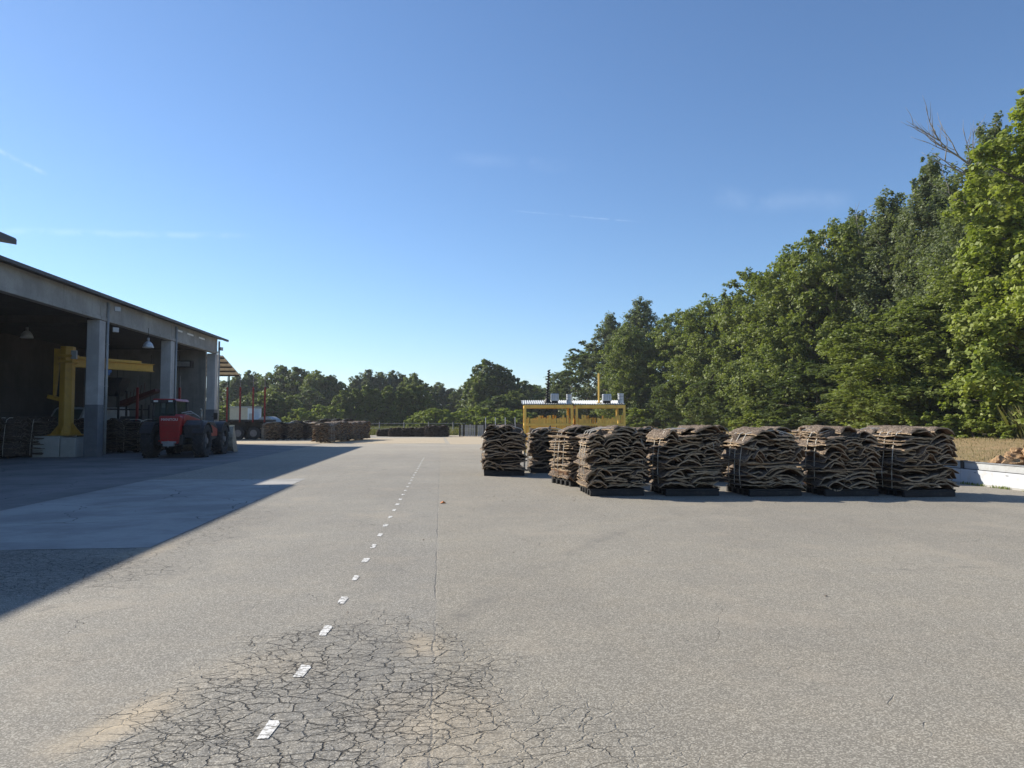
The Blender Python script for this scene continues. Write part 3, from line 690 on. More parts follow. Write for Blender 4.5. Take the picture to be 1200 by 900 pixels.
# ------------------------------------------------------------------ jib crane
def crane():
    p = atd(78.5, 31.2); t = empty('jib_crane', (p.x, p.y, 0), 0, 'yellow pillar jib crane on concrete block in the hall behind the nearest column', 'crane')
    b = MB(); b.b2((-.95, -.75, 0), (.1, .75, .88)); b.b2((.14, -.75, 0), (.75, .75, .82)); b.build('concrete_foot', 'block_concrete', t, .02)
    pl = MB(); pl.prism([(-.24, -.2), (.02, -.26), (.22, -.1), (.22, .2), (-.2, .24)], .9, 4.72, 'z'); pl.build('pillar', 'crane_yellow', t, .03)
    f = MB(); f.box((0, 0, .92), (1.3, 1.1, .04))
    for a in range(4):
        M = Matrix.Rotation(math.pi / 2 * a + .1, 4, 'Z')
        f.add([M @ Vector(q) for q in ((.2, -.015, .94), (.62, -.015, .94), (.2, -.015, 1.5), (.2, .015, .94), (.62, .015, .94), (.2, .015, 1.5))], [(0, 1, 2), (5, 4, 3), (0, 3, 4, 1), (1, 4, 5, 2), (2, 5, 3, 0)])
    f.build('base_plate', 'crane_yellow', t)
    # arm
    q0 = atd(84, 31.2) - Vector((p.x, p.y, 0)); q1 = atd(183, 34.7) - Vector((p.x, p.y, 0))
    dr = (q1 - q0).normalized(); ang = math.atan2(dr.y, dr.x); L = (q1 - q0).length; z = 3.98
    M = Matrix.Rotation(ang, 4, 'Z')
    a = MB()
    a.box((L / 2, 0, z + .22), (L, .26, .03), None, M); a.box((L / 2, 0, z - .12), (L, .26, .03), None, M); a.box((L / 2, 0, z + .05), (L, .05, .32), None, M)
    a.box((L * .42, 0, z + .29), (L * .84, .16, .11), None, M)
    a.build('arm', 'crane_yellow', t, .008)
    s = MB(); s.prism([(-.56, 2.6), (-.46, 2.6), (-.30, 4.4), (-.26, 4.62), (-.56, 4.62)], -.06, .06, 'y'); s.box((-.5, 0, 2.5), (.5, .3, .16), (0, .25, 0)); s.build('rear_bracket', 'crane_yellow', t, .01)
    c = MB(); c.box((0, 0, 4.3), (.62, .62, .12)); c.box((0, 0, 4.05), (.6, .6, .1)); c.build('collar', 'crane_yellow', t, .01)
    hb = empty('hoist_trolley', M @ Vector((1.6, 0, z - .3)), ang); hb.parent = t
    g = MB(); g.box((0, 0, 0), (.42, .26, .22)); g.cyl((-.05, -.3, -.02), (-.05, .3, -.02), .11, .11, 12); g.box((.22, 0, .08), (.16, .2, .12)); g.build('hoist_body', 'hoist_blue', hb, .015)
    MB().tube([(0, 0, -.1), (.01, 0, -.5)], .012, 6).build('hoist_chain', 'steel_grey', hb)
    e = MB(); e.box((.36, -.25, 4.35), (.22, .12, .36)); e.build('switch_box', 'grey_paint', t, .01)
crane()

# ------------------------------------------------------------------ machine and van in the dark of the hall
def hall_machine():
    p = atd(146, 41); t = empty('sorting_machine', p, R(6), 'dark tall cork sorting machine with red hopper inside the hall behind the bales', 'machine')
    f = MB()
    for x in (-1.3, -.1, 1.1):
        for y in (-.7, .7): f.b2((x - .05, y - .05, 0), (x + .05, y + .05, 3.2 if x < 1 else 2.4))
    for z in (1.0, 2.1, 3.15): f.b2((-1.3, -.75, z), (-.1, -.66, z + .08)); f.b2((-1.3, .66, z), (1.1, .75, z + .08) if z < 3 else (-.1, .75, z + .08))
    f.build('frame', 'black_paint', t)
    h = MB(); h.prism([(-1.5, 3.9), (.1, 3.9), (-.3, 2.9), (-1.1, 2.9)], -.8, .8, 'y'); h.build('hopper', 'black_paint', t)
    c = MB(); c.prism([(-.1, 2.6), (1.7, 3.3), (1.75, 3.15), (-.1, 2.3)], -.5, .5, 'y'); c.build('conveyor', 'dark_red', t)
    c = MB(); c.box((.5, 0, 1.3), (1.1, 1.2, .9)); c.build('drum_housing', 'black_paint', t, .05)
    c = MB()
    for k in range(6): c.tube([(.3 + k * .18, -.8, 2.5 + .1 * k), (.38 + k * .18, -.85, 3.0 + .12 * k)], .02, 6)
    c.build('guard_rods', 'dark_red', t)
hall_machine()
def hall_van():
    p = atd(104, 40.5); t = empty('parked_van', p, R(80), 'pale van with curved roof parked in the dark behind the nearest column', 'van')
    b = MB(); b.prism([(-2.2, .35), (-2.25, 1.1), (-2.05, 1.35), (-1.45, 2.15), (-1.2, 2.25), (2.2, 2.28), (2.35, 2.0), (2.4, .35)], -.95, .95, 'y'); b.build('body', 'grey_paint', t, .08)
    for s in (-1, 1):
        w = MB(); w.prism([(-1.75, 1.35), (-1.35, 2.0), (-.5, 2.0), (-.5, 1.35)], s * .955, s * .97, 'y'); w.build('side_window', 'cab_glass', t)
        for x in (-1.45, 1.5):
            w = MB(); w.cyl((x, s * .75, .34), (x, s * .97, .34), .34, .34, 20); tw = w.build('wheel', 'rubber', t, .02)
            MB().cyl((x, s * .97, .34), (x, s * .985, .34), .2, .2, 16).build('rim', 'rim_grey', tw)
    w = MB(); w.add([(-2.08, -.8, 1.4), (-2.08, .8, 1.4), (-1.5, .75, 2.12), (-1.5, -.75, 2.12)], [(0, 1, 2, 3)]); w.build('windscreen', 'cab_glass', t)
hall_van()

# ------------------------------------------------------------------ telehandler
def wheel(parent, x, y, r, w, side):
    e = MB(); prof = [(r * .56, -w / 2 + .03), (r * .62, -w / 2), (r * .9, -w / 2 + .01), (r * .97, -w / 2 + .06), (r, -w * .2), (r, w * .2), (r * .97, w / 2 - .06), (r * .9, w / 2 - .01), (r * .62, w / 2), (r * .56, w / 2 - .03)]
    n = 40; P = []
    for (rr, ww) in prof:
        for i in range(n): a = 2 * math.pi * i / n; P.append((ww, rr * math.cos(a), rr * math.sin(a)))
    K = len(prof); fs = [(k * n + i, k * n + (i + 1) % n, ((k + 1) % K) * n + (i + 1) % n, ((k + 1) % K) * n + i) for k in range(K) for i in range(n)]
    e.add(P, fs)
    for k in range(22):   # chevron lugs
        a = 2 * math.pi * k / 22
        for s in (-1, 1):
            M = Matrix.Rotation(a + (.14 if s > 0 else 0), 4, 'X') @ Matrix.Translation((s * w * .24, 0, r + .008)) @ Matrix.Rotation(s * R(38), 4, 'Z')
            e.box((0, 0, 0), (w * .52, .045, .055), None, M)
    o = e.build('tyre', 'rubber')
    hub = empty('wheel', (x, y, r)); hub.parent = parent; o.parent = hub
    rm = MB(); rm.cyl((side * (w / 2 - .16), 0, 0), (side * (w / 2 - .13), 0, 0), r * .57, r * .57, 28); rm.cyl((side * (w / 2 - .16), 0, 0), (side * (w / 2 - .01), 0, 0), r * .22, r * .18, 16)
    rm.cyl((side * (w / 2 - .13), 0, 0), (side * (w / 2 - .03), 0, 0), r * .575, r * .6, 28, False)
    for k in range(8): a = k * math.pi / 4; rm.cyl((side * (w / 2 - .13), r * .3 * math.cos(a), r * .3 * math.sin(a)), (side * (w / 2 - .09), r * .3 * math.cos(a), r * .3 * math.sin(a)), .022, .022, 6)
    rm.build('rim', 'rim_grey', hub)
def telehandler():
    p = atd(205, 29.9); t = empty('telehandler', (p.x, p.y, 0), R(2), 'red telescopic handler seen from behind, black tyres, bucket in front, in the hall shade', 'telehandler')
    # local frame: +y forward (away from camera), rear axle at y=0
    for s in (-1, 1): wheel(t, s * 1.0, .35, .69, .46, s); wheel(t, s * 1.0, 3.2, .69, .46, s)
    c = MB(); c.b2((-.5, -.5, .55), (.5, 4.0, .95)); c.b2((-.85, .25, .58), (.85, .45, .82)); c.b2((-.85, 3.1, .58), (.85, 3.3, .82)); c.b2((-.78, 1.15, .45), (-.3, 2.5, 1.05)); c.build('chassis', 'black_paint', t, .02)
    # rear counterweight / panel
    b = MB(); b.prism([(-.34, .66), (-.32, .6), (.32, .6), (.34, .66), (.40, 1.1), (.42, 1.66), (.40, 1.72), (-.38, 1.72), (-.40, 1.66), (-.38, 1.1)], -.62, -.30, 'y'); rp = b.build('rear_panel', 'machine_red', t, .03)
    g = MB()
    for k in range(3): g.b2((-.40, -.628, .82 + k * .26), (.40, -.621, .826 + k * .26))
    g.build('panel_groove', 'black_paint', rp)
    # white raised lettering
    cu = bpy.data.curves.new('lettering', 'FONT'); cu.body = 'MANITOU'; cu.size = .14; cu.extrude = .004; cu.align_x = 'CENTER'
    lo = bpy.data.objects.new('tmp', cu); C.objects.link(lo)
    dg = bpy.context.evaluated_depsgraph_get(); me = bpy.data.meshes.new_from_object(lo.evaluated_get(dg)); bpy.data.objects.remove(lo)
    me.materials.clear(); me.materials.append(MATS['letter_white'])
    l = bpy.data.objects.new('lettering', me); C.objects.link(l); l.parent = rp; l.location = (0, -.628, 1.53); l.rotation_euler = (R(90), 0, 0)
    h = MB(); h.b2((-.2, -.74, .5), (.2, -.55, .62)); h.cyl((0, -.72, .46), (0, -.72, .72), .03, .03, 8); h.b2((-.28, -.66, .62), (.28, -.62, .7)); h.build('tow_hitch', 'steel_grey', t, .01)
    for s in (-1, 1): MB().box((s * .35, -.64, .72), (.1, .03, .06)).build('tail_light', 'stake_red', t)
    # engine hood on the right side
    e = MB(); e.prism([(-.25, .8), (-.25, 1.35), (.1, 1.55), (1.9, 1.5), (2.4, 1.25), (2.4, .75), (1.9, .7), (.9, .7)], .42, 1.08, 'x'); e.build('engine_hood', 'black_paint', t, .05)
    e = MB(); e.prism([(1.2, .86), (1.2, 1.38), (2.3, 1.16), (2.3, .86)], 1.08, 1.10, 'x'); e.build('hood_side_panel', 'machine_red', t)
    for s in (-1, 1):
        for y, nm in ((.35, 'rear'), (3.2, 'front')):
            f = MB(); pts = []
            for k in range(9):
                a = R(25 + 130 * k / 8); pts.append((y + .80 * math.cos(a), .69 + .80 * math.sin(a)))
            for k in range(9)[::-1]:
                a = R(25 + 130 * k / 8); pts.append((y + .76 * math.cos(a), .69 + .76 * math.sin(a)))
            n = 9
            for k in range(8):
                q = [pts[k], pts[k + 1], pts[-k - 2], pts[-k - 1]]; f.prism(q, s * .78, s * 1.24, 'x')
            f.build('mudguard', 'black_paint', t)
    # cab on the left
    cab = MB()
    x0, x1, y0, y1, zb, zt = -1.02, -.12, .55, 2.1, 1.05, 2.36
    for (x, y, lx, ly) in ((x0, y0, .04, .0), (x1, y0, -.03, 0), (x0, y1, .04, -.05), (x1, y1, -.03, -.05), (x0, 1.35, .04, 0)):
        cab.tube([(x, y, zb), (x, y, 1.75), (x + lx, y + ly, zt)], .045, 6)
    cab.b2((x0, y0, zb - .35), (x1, y1, zb + .08)); cab.b2((x0 - .02, y0 - .06, 1.66), (x1 + .02, y0 + .02, 1.72))
    cab.build('cab_frame', 'black_paint', t)
    rfm = MB(); rfm.prism([(x0 - .03, zt - .02), (x0 + .03, zt + .09), (x1 - .03, zt + .09), (x1 + .05, zt - .02)], y0 - .14, y1 + .08, 'y'); rfm.build('cab_roof', 'machine_red', t, .03)
    rv = MB(); rv.b2((x0 - .03, y0 - .2, zt - .10), (x1 + .05, y0 - .13, zt + .03)); rv.build('roof_visor', 'black_paint', t, .01)
    for x in (x0 + .16, x1 - .16): MB().box((x, y0 - .215, zt - .02), (.16, .03, .07)).build('work_light', 'lamp_white', t)
    g = MB(); g.add([(x0 + .03, y0, zb + .1), (x1 - .03, y0, zb + .1), (x1 - .05, y0, zt - .03), (x0 + .06, y0, zt - .03)], [(0, 1, 2, 3)]); g.build('rear_window', 'cab_glass', t)
    g = MB(); g.add([(x1, y0 + .03, zb + .1), (x1, y1 - .03, zb + .1), (x1 - .03, y1 - .08, zt - .03), (x1 - .03, y0 + .03, zt - .03)], [(0, 1, 2, 3)]); g.build('side_window', 'cab_glass', t)
    g = MB(); g.add([(x0 + .03, y1, zb + .1), (x1 - .03, y1, zb + .1), (x1 - .05, y1 - .05, zt - .03), (x0 + .06, y1 - .05, zt - .03)], [(0, 1, 2, 3)]); g.build('windscreen', 'cab_glass', t)
    g = MB(); g.box((-.57, 1.25, 1.25), (.5, .5, .14)); g.box((-.57, 1.0, 1.55), (.48, .12, .6), (.12, 0, 0)); g.build('driver_seat', 'black_plastic', t, .04)
    g = MB(); g.tube([(-.57, 1.75, 1.0), (-.57, 1.62, 1.5)], .03, 6)
    for k in range(12):
        a, b = 2 * math.pi * k / 12, 2 * math.pi * (k + 1) / 12
        g.tube([(-.57 + .19 * math.cos(a), 1.6 + .06 * math.sin(a), 1.5 + .18 * math.sin(a)), (-.57 + .19 * math.cos(b), 1.6 + .06 * math.sin(b), 1.5 + .18 * math.sin(b))], .015, 5)
    g.build('steering_wheel', 'black_plastic', t)
    for sx, x in ((-1, x0 - .22), (1, 1.05)):
        m_ = MB(); m_.tube([(x0 if sx < 0 else .9, y1, 1.7), (x, y1 + .05, 1.75)], .015, 5); m_.box((x, y1 + .05, 1.72), (.16, .05, .3)); m_.build('mirror', 'black_plastic', t, .01)
    # boom: pivots high at the rear, slopes down forward on the centre-right
    bo = MB(); bo.prism([(-.15, 1.30), (-.2, 1.62), (.1, 1.80), (2.9, 1.50), (3.5, 1.28), (3.5, 1.02), (2.8, 1.18), (.2, 1.42)], 0.0, .42, 'x'); bo.build('boom', 'machine_red', t, .02)
    bn = MB(); bn.prism([(3.4, 1.26), (4.35, .75), (4.45, .35), (4.2, .3), (4.05, .62), (3.35, 1.0)], .0, .32, 'x'); bn.build('boom_head', 'machine_red', t, .02)
    cy = MB(); cy.cyl((.16, .9, 1.2), (.16, 2.6, 1.22), .06, .06, 10); cy.cyl((.16, 2.6, 1.22), (.16, 3.2, 1.1), .035, .035, 10)
    cy.tube([(.28, 0, 1.85), (.4, .8, 1.92), (.42, 1.8, 1.72), (.3, 2.6, 1.62)], .022, 6); cy.tube([(.36, .1, 1.8), (.5, .9, 1.84), (.5, 1.9, 1.62)], .018, 6); cy.build('hydraulic_lines', 'steel_grey', t, 0, True)
    ex = MB(); ex.cyl((.8, .9, 1.5), (.8, .9, 1.95), .045, .045, 10); ex.tube([(.8, .9, 1.95), (.8, .82, 2.02)], .045, 8); ex.build('exhaust_pipe', 'worn_steel', t, 0, True)
    # bucket: shell open forwards with side plates
    bk = MB(); pr = [(4.5, 1.22), (4.40, .75), (4.45, .3), (4.7, .06), (5.45, .03)]
    for a, b in zip(pr, pr[1:]):
        q = [a, b, (b[0] + .02, b[1] + .03), (a[0] + .03, a[1] + .02)]; bk.prism(q, -1.22, 1.22, 'x')
    bk.build('bucket_shell', 'worn_steel', t)
    for s in (-1, 1): MB().prism([(4.5, 1.25), (4.38, .75), (4.43, .28), (4.68, .03), (5.48, .02), (4.95, .85), (4.7, 1.25)], s * 1.22, s * 1.26, 'x').build('bucket_side', 'worn_steel', t)
telehandler()

# ------------------------------------------------------------------ stake trailers
def trailer(p, rz, L, W, zt, stakes, label, sh=2.55, tip=.85, wheels=True, sk=1):
    t = empty('stake_trailer', p, rz, label, 'trailer', 'flat trailers with red stakes')
    b = MB(); b.b2((0, -W / 2, zt - .16), (L, W / 2, zt)); b.b2((0, -W / 2 + .6, zt - .42), (L, -W / 2 + .75, zt - .16)); b.b2((0, W / 2 - .75, zt - .42), (L, W / 2 - .6, zt - .16))
    for k in range(int(L / 1.2)): b.b2((.4 + k * 1.2, -W / 2, zt - .26), (.5 + k * 1.2, W / 2, zt - .16))
    b.build('bed', 'black_paint', t, .01)
    for x, s in stakes:
        q = MB(); q.b2((x - .055, s * W / 2 - .06, zt - .2), (x + .055, s * W / 2 + .06, zt + sh)); o = q.build('stake', 'stake_red', t, .008)
        MB().cyl((x, s * W / 2, zt + sh), (x, s * W / 2, zt + sh + tip), .028, .02, 6).build('stake_extension', 'rim_grey', o)
    if wheels:
        for x in wheels:
            for s in (-1, 1):
                w = MB(); w.cyl((x, s * (W / 2 - .35), .5), (x, s * (W / 2 - .03), .5), .5, .5, 28); o = w.build('wheel', 'rubber', t, .03)
                MB().cyl((x, s * (W / 2 - .03), .5), (x, s * (W / 2 - .01), .5), .27, .27, 18).build('rim', 'rim_grey', o)
            MB().b2((x - .06, -W / 2 + .1, .44), (x + .06, W / 2 - .1, .56)).build('axle', 'black_paint', t)
            f = MB(); f.b2((x - .5, -W / 2 + .65, .62), (x + .5, -W / 2 + .7, zt - .42)); f.b2((x - .5, W / 2 - .7, .62), (x + .5, W / 2 - .65, zt - .42)); f.build('suspension', 'black_paint', t)
    return t
pA = atd(318, 57.0); pC = atd(215, 57.0)
ang = math.atan2(pC.y - pA.y, pC.x - pA.x)
k_ = 57.0 / 850
trailer(pA, ang, 9.5, 2.4, 1.55, [(.1, 1), (1.0, 1), (2.0, 1), (3.0, 1), (4.1, 1)], 'flat trailer with a row of tall red stakes past the far corner of the hall', 2.5, .8, [.95, 2.15, 7.5])
pT = atd(226, 41.5)
trailer(pT, math.pi + R(-3), 4.8, 2.2, 1.15, [(.3, 1), (2.6, 1)], 'short trailer with tall red stakes rising behind the red telescopic handler', 2.2, .65, [1.1, 2.3])

def far_things():
    p = atd(284, 80); t = empty('site_cabin', p, R(-4), 'small beige and white site cabin far behind the trailer bed', 'cabin')
    MB().b2((-1.35, 0, .1), (.6, 2.4, 2.85)).build('wall', 'beige_panel', t, .02); MB().b2((.6, -.02, .1), (1.35, 2.4, 2.8)).build('side_panel', 'white_sheet', t, .02)
    MB().b2((-1.45, -.1, 2.85), (1.45, 2.5, 2.97)).build('roof', 'roof_light', t, .01); MB().b2((.75, -.04, .15), (1.2, -.02, 2.2)).build('door', 'grey_paint', t)
    p = atd(311, 80); t = empty('covered_heap', p, R(-4), 'rounded heap under a pale sheet beside the beige cabin', 'covered heap')
    s = MB(); n = 14; t.scale = (.9, 1, .75); prof = [(1.15 * math.cos(math.pi * k / n), 1.15 + 1.35 * math.sin(math.pi * k / n)) for k in range(n + 1)]; s.prism([(1.15, .0)] + prof + [(-1.15, .0)], 0, 3, 'y'); s.build('cover_sheet', 'steel_grey', t, 0)
    MB().b2((-1.1, -.05, .0), (1.1, 0, .9)).build('end_board', 'grey_paint', t)
far_things()

# ------------------------------------------------------------------ yellow cages
def cage(pxl, pxr, d, seed, lab, things):
    rng = random.Random(seed); pl, pr = atd(pxl, d), atd(pxr, d); W = (pr - pl).length; rz = math.atan2(pr.y - pl.y, pr.x - pl.x)
    t = empty('slatted_cage', pl, rz, lab, 'cage', 'yellow slatted cages'); Hc, D = 2.12, 2.3
    for x in (0, W - .11):
        for y in (0, D): MB().b2((x, y, 0), (x + .11, y + .11, Hc)).build('post', 'cage_yellow', t, .008)
    for y in (-.012, D + .012):
        MB().b2((.0, y, Hc), (W, y + .11, Hc + .14)).build('top_beam', 'cage_yellow', t, .008)
        MB().b2((.11, y + .01, 1.28), (W - .11, y + .09, 1.38)).build('rail', 'cage_yellow', t, .005); MB().b2((.11, y + .01, .25), (W - .11, y + .09, .35)).build('rail', 'cage_yellow', t, .005)
    for x in (.012, W - .11): MB().b2((x, .11, Hc), (x + .09, D, Hc + .13)).build('top_beam', 'cage_yellow', t, .005); MB().b2((x, .11, 1.28), (x + .08, D, 1.38)).build('rail', 'cage_yellow', t, .005)
    for (y, sgn) in ((.085, 1), (D - .03, -1)):
        x = .16
        while x < W - .2:
            w = rng.uniform(.09, .14); hh = rng.choice([1.6, 1.63, 1.66, 1.78]) + rng.uniform(-.02, .02); w *= .8
            if rng.random() > .1: MB().b2((x, y, .1), (x + w, y + .022, hh)).build('slat', 'cage_yellow', t, .003)
            x += w + rng.uniform(.018, .05)
    y = .2
    while y < D - .15:
        for xx in (.04, W - .08): MB().b2((xx, y, .1), (xx + .022, y + .12, rng.uniform(1.5, 1.72))).build('slat', 'cage_yellow', t, .003)
        y += .17
    # corrugated roof, front edge low and scalloped
    n = 44; r = MB(); P = []; x0, x1 = -.10, W * .985
    for i in range(n + 1):
        x = x0 + (x1 - x0) * i / n; zc = .028 * math.cos(i * math.pi)
        P += [(x, -.12, Hc + .17 + zc), (x, D + .3, Hc + .40 + zc)]
    r.add(P, [(2 * i, 2 * i + 2, 2 * i + 3, 2 * i + 1) for i in range(n)]); o = r.build('corrugated_roof', 'roof_light', t)
    o.modifiers.new('sol', 'SOLIDIFY').thickness = .012
    return t, pl, rz, Hc
tcl = cage(614, 671.5, 34.0, 5, 'left yellow slatted cage with a black coiled pole on its corrugated roof', [])
tcr = cage(674.5, 733, 34.2, 6, 'right yellow slatted cage with a thin yellow pole on its corrugated roof', [])
def on_roof(d, px, py_top, py_bot, y_off=.35):
    p = atd(px, d + y_off); return p, 2.33 + .02, (py_bot - py_top) / F * (d + y_off)
def roof_items():
    def bin_(px, w, pyt, pyb, lab, round_, nm):
        p, z, h = on_roof(34, px, pyt, pyb); wm = w / F * 34
        t = empty(nm, (p.x, p.y, z), -YAW, lab, 'container', 'grey containers on the cage roofs')
        if round_:
            b = MB(); b.cyl((0, 0, .0), (0, 0, h), wm / 2, wm / 2, 18); b.cyl((0, 0, h - .04), (0, 0, h + .01), wm / 2 + .012, wm / 2 + .012, 18); b.build('body', 'galvanised', t, 0)
            m_ = MB()
            for zz in (h * .33, h * .66): m_.cyl((0, 0, zz), (0, 0, zz + .02), wm / 2 + .01, wm / 2 + .01, 18)
            m_.build('hoop', 'steel_grey', t)
        else:
            b = MB(); b.b2((-wm / 2, -.2, .1), (wm / 2, .2, h)); b.build('body', 'galvanised', t, .03)
            b = MB(); b.b2((-wm / 2 + .03, -.17, 0), (wm / 2 - .03, .17, .1)); b.build('base', 'black_plastic', t, .01)
            b = MB()
            for k in range(3): b.b2((-wm / 2 + (k + .6) * wm / 3.4, -.207, .16), (-wm / 2 + (k + .8) * wm / 3.4, -.2, h - .05))
            b.build('rib', 'steel_grey', t)
    bin_(650, 9, 465, 476, 'grey box beside the black coiled pole on the left cage', False, 'metal_box')
    bin_(667, 6.5, 466, 476, 'grey drum at the right end of the left cage roof', True, 'metal_drum')
    bin_(711, 10, 466.5, 477, 'grey box beside the thin yellow pole on the right cage', False, 'metal_box')
    bin_(727.5, 7, 467, 478, 'grey drum at the right end of the right cage roof', True, 'metal_drum')
    p, z, h = on_roof(34, 641.5, 436, 475)
    t = empty('coiled_pole', (p.x, p.y, z), 0, 'tall black pole wound with a coil standing on the left cage roof', 'pole')
    MB().cyl((0, 0, 0), (0, 0, .22), .2, .08, 16).build('base', 'black_plastic', t, 0); lean = .05
    MB().cyl((0, 0, .2), (lean * 1.6, 0, h), .035, .03, 8).build('pole', 'black_plastic', t, 0)
    pts = []; n = 150
    for i in range(n):
        f = i / (n - 1); a = 2 * math.pi * 11 * f; r = .085 - .03 * f; zz = .2 + (h - .2) * f; pts.append((lean * 1.6 * f + r * math.cos(a), r * math.sin(a), zz))
    MB().tube(pts, .026, 6).build('coil', 'black_plastic', t, 0, True)
    p, z, h = on_roof(34, 702, 441, 476)
    t = empty('thin_pole', (p.x, p.y, z), 0, 'thin yellow pole standing on the right cage roof', 'pole'); MB().b2((-.04, -.04, 0), (.04, .04, h)).build('shaft', 'cage_yellow', t, .005); MB().b2((-.12, -.12, 0), (.12, .12, .03)).build('foot', 'cage_yellow', t, .005)
roof_items()

# ------------------------------------------------------------------ far fences
def board_fence():
    a, b = atd(538, 66), atd(566, 66); t = empty('board_fence', a, math.atan2(b.y - a.y, b.x - a.x), 'pale grey board fence at the far edge, left of the lone cork bale', 'fence')
    L = (b - a).length; rng = random.Random(9); x = 0
    while x < L:
        w = rng.uniform(.12, .2); MB().b2((x, 0, .02), (x + w, .03, 1.08 + rng.uniform(-.05, .05))).build('board', 'grey_wood' if rng.random() > .25 else 'dark_wood', t); x += w + rng.uniform(.01, .06)
    MB().b2((0, .035, .3), (L, .09, .38)).build('rail', 'dark_wood', t); MB().b2((0, .035, .8), (L, .09, .88)).build('rail', 'dark_wood', t)
    a, b = atd(566, 67), atd(612, 67); t = empty('dark_fence', a, math.atan2(b.y - a.y, b.x - a.x), 'dark low fence with pale posts standing behind the lone cork bale', 'fence'); L = (b - a).length
    MB().b2((0, 0, .05), (L, .05, 1.15)).build('panel', 'dark_wood', t)
    for k in range(4): x = .25 + k * L / 4; MB().cyl((x, -.06, 0), (x, -.06, 1.75), .035, .035, 8).build('post', 'galvanised', t)
board_fence()
def wire_fence():
    a, b = atd(330, 74), atd(545, 74); t = empty('post_and_rail_fence', a, math.atan2(b.y - a.y, b.x - a.x), 'thin pale post and rail fence along the grass at the far edge of the yard', 'fence'); L = (b - a).length
    k = 0
    while k * 2.5 < L: MB().cyl((k * 2.5, 0, 0), (k * 2.5, 0, 1.3), .04, .04, 6).build('post', 'grey_wood', t); k += 1
    for z in (.65, 1.15): MB().cyl((0, -.03, z), (L, -.03, z), .018, .018, 5).build('rail', 'grey_wood', t)
wire_fence()

# ------------------------------------------------------------------ white barrier on the right and heap of cork pieces
def barrier():
    t = empty('weighbridge_barrier', (12.9, 2, 0), 0, 'long low white steel barrier with grey top beam right of the cork bales', 'barrier')
    for k in range(8):
        y = k * 3.0; p = MB(); p.b2((0, y + .01, .04), (.05, y + 2.99, .36)); o = p.build('side_panel', 'white_paint', t, .006)
        q = MB()
        for yy in (.5, 1.5, 2.5): q.b2((-.006, y + yy - .035, .29), (0, y + yy - .01, .305)); q.b2((-.006, y + yy + .01, .29), (0, y + yy + .035, .305))
        q.build('bolt_slot', 'black_paint', o)
        p = MB(); p.b2((.06, y + .0, .37), (.14, y + 3.0, .53)); p.build('top_beam', 'grey_paint', t, .004)
        MB().b2((.03, y + 2.94, .36), (.16, y + 3.04, .57)).build('post', 'black_paint', t)
    MB().b2((.02, 0, .355), (.16, 24, .375)).build('ledge', 'black_paint', t); MB().b2((.04, 0, .532), (.17, 24, .555)).build('cap_strip', 'steel_grey', t)
    MB().b2((-.03, 0, 0), (.3, 24, .04)).build('footing', 'block_concrete', t)
    w = MB()
barrier()
def deck():
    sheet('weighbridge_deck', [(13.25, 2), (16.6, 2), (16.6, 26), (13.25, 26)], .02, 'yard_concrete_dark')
deck()
def chunks():
    c = atd(1200, 22); rng = random.Random(4); k = 0
    for lay, (n, rad, z) in enumerate(((24, 1.15, .12), (16, .8, .30), (9, .45, .47), (3, .2, .62))):
        for i in range(n):
            a = 2 * math.pi * i / n + rng.random(); r = rad * math.sqrt(rng.uniform(.15, 1)) * 1.15
            s = rng.uniform(.13, .22)
            bm = bmesh.new(); bmesh.ops.create_icosphere(bm, subdivisions=2, radius=1)
            sx, sy, sz = s * rng.uniform(.9, 1.4), s * rng.uniform(.8, 1.2), s * rng.uniform(.45, .9); q = rng.uniform(0, 99)
            for v in bm.verts:
                f = 1 + .6 * mnoise.noise(v.co * 1.5 + Vector((q, 0, 0))) + .3 * mnoise.noise(v.co * 3.5 + Vector((q, 0, 0))); v.co = Vector((v.co.x * sx * f, v.co.y * sy * f, v.co.z * sz * f))
            me = bpy.data.meshes.new('cork_chunk'); bm.to_mesh(me); bm.free(); me.materials.append(MATS['cork_chunk'])
            o = bpy.data.objects.new('cork_chunk', me); C.objects.link(o); o.location = (c.x + r * math.cos(a), c.y + r * math.sin(a), max(z, sz * .6)); o.rotation_euler = (rng.uniform(-.5, .5), rng.uniform(-.5, .5), rng.uniform(0, 6))
            tag(o, 'orange-tan cork chunk in the heap behind the white barrier', 'cork chunk', 'heap of cork chunks behind the barrier')
chunks()
def scrap():
    p = at(519, 590); mb = MB()
    mb.add([(-.05, -.03, .01), (.0, -.045, .03), (.055, -.02, .012), (.05, .03, .02), (0, .04, .045), (-.045, .03, .015), (0, 0, .05), (-.04, 0, .004), (.04, .01, .004)],
           [(0, 1, 6), (1, 2, 6), (2, 3, 6), (3, 4, 6), (4, 5, 6), (5, 0, 6), (0, 7, 8, 2, 1), (5, 4, 3, 8, 7), (0, 5, 7), (2, 8, 3)])
    o = mb.build('plastic_scrap', 'orange_scrap', None, 0, False, p); tag(o, 'tiny orange scrap lying on the asphalt near the centre joint', 'litter')
    rng = random.Random(8)
scrap()

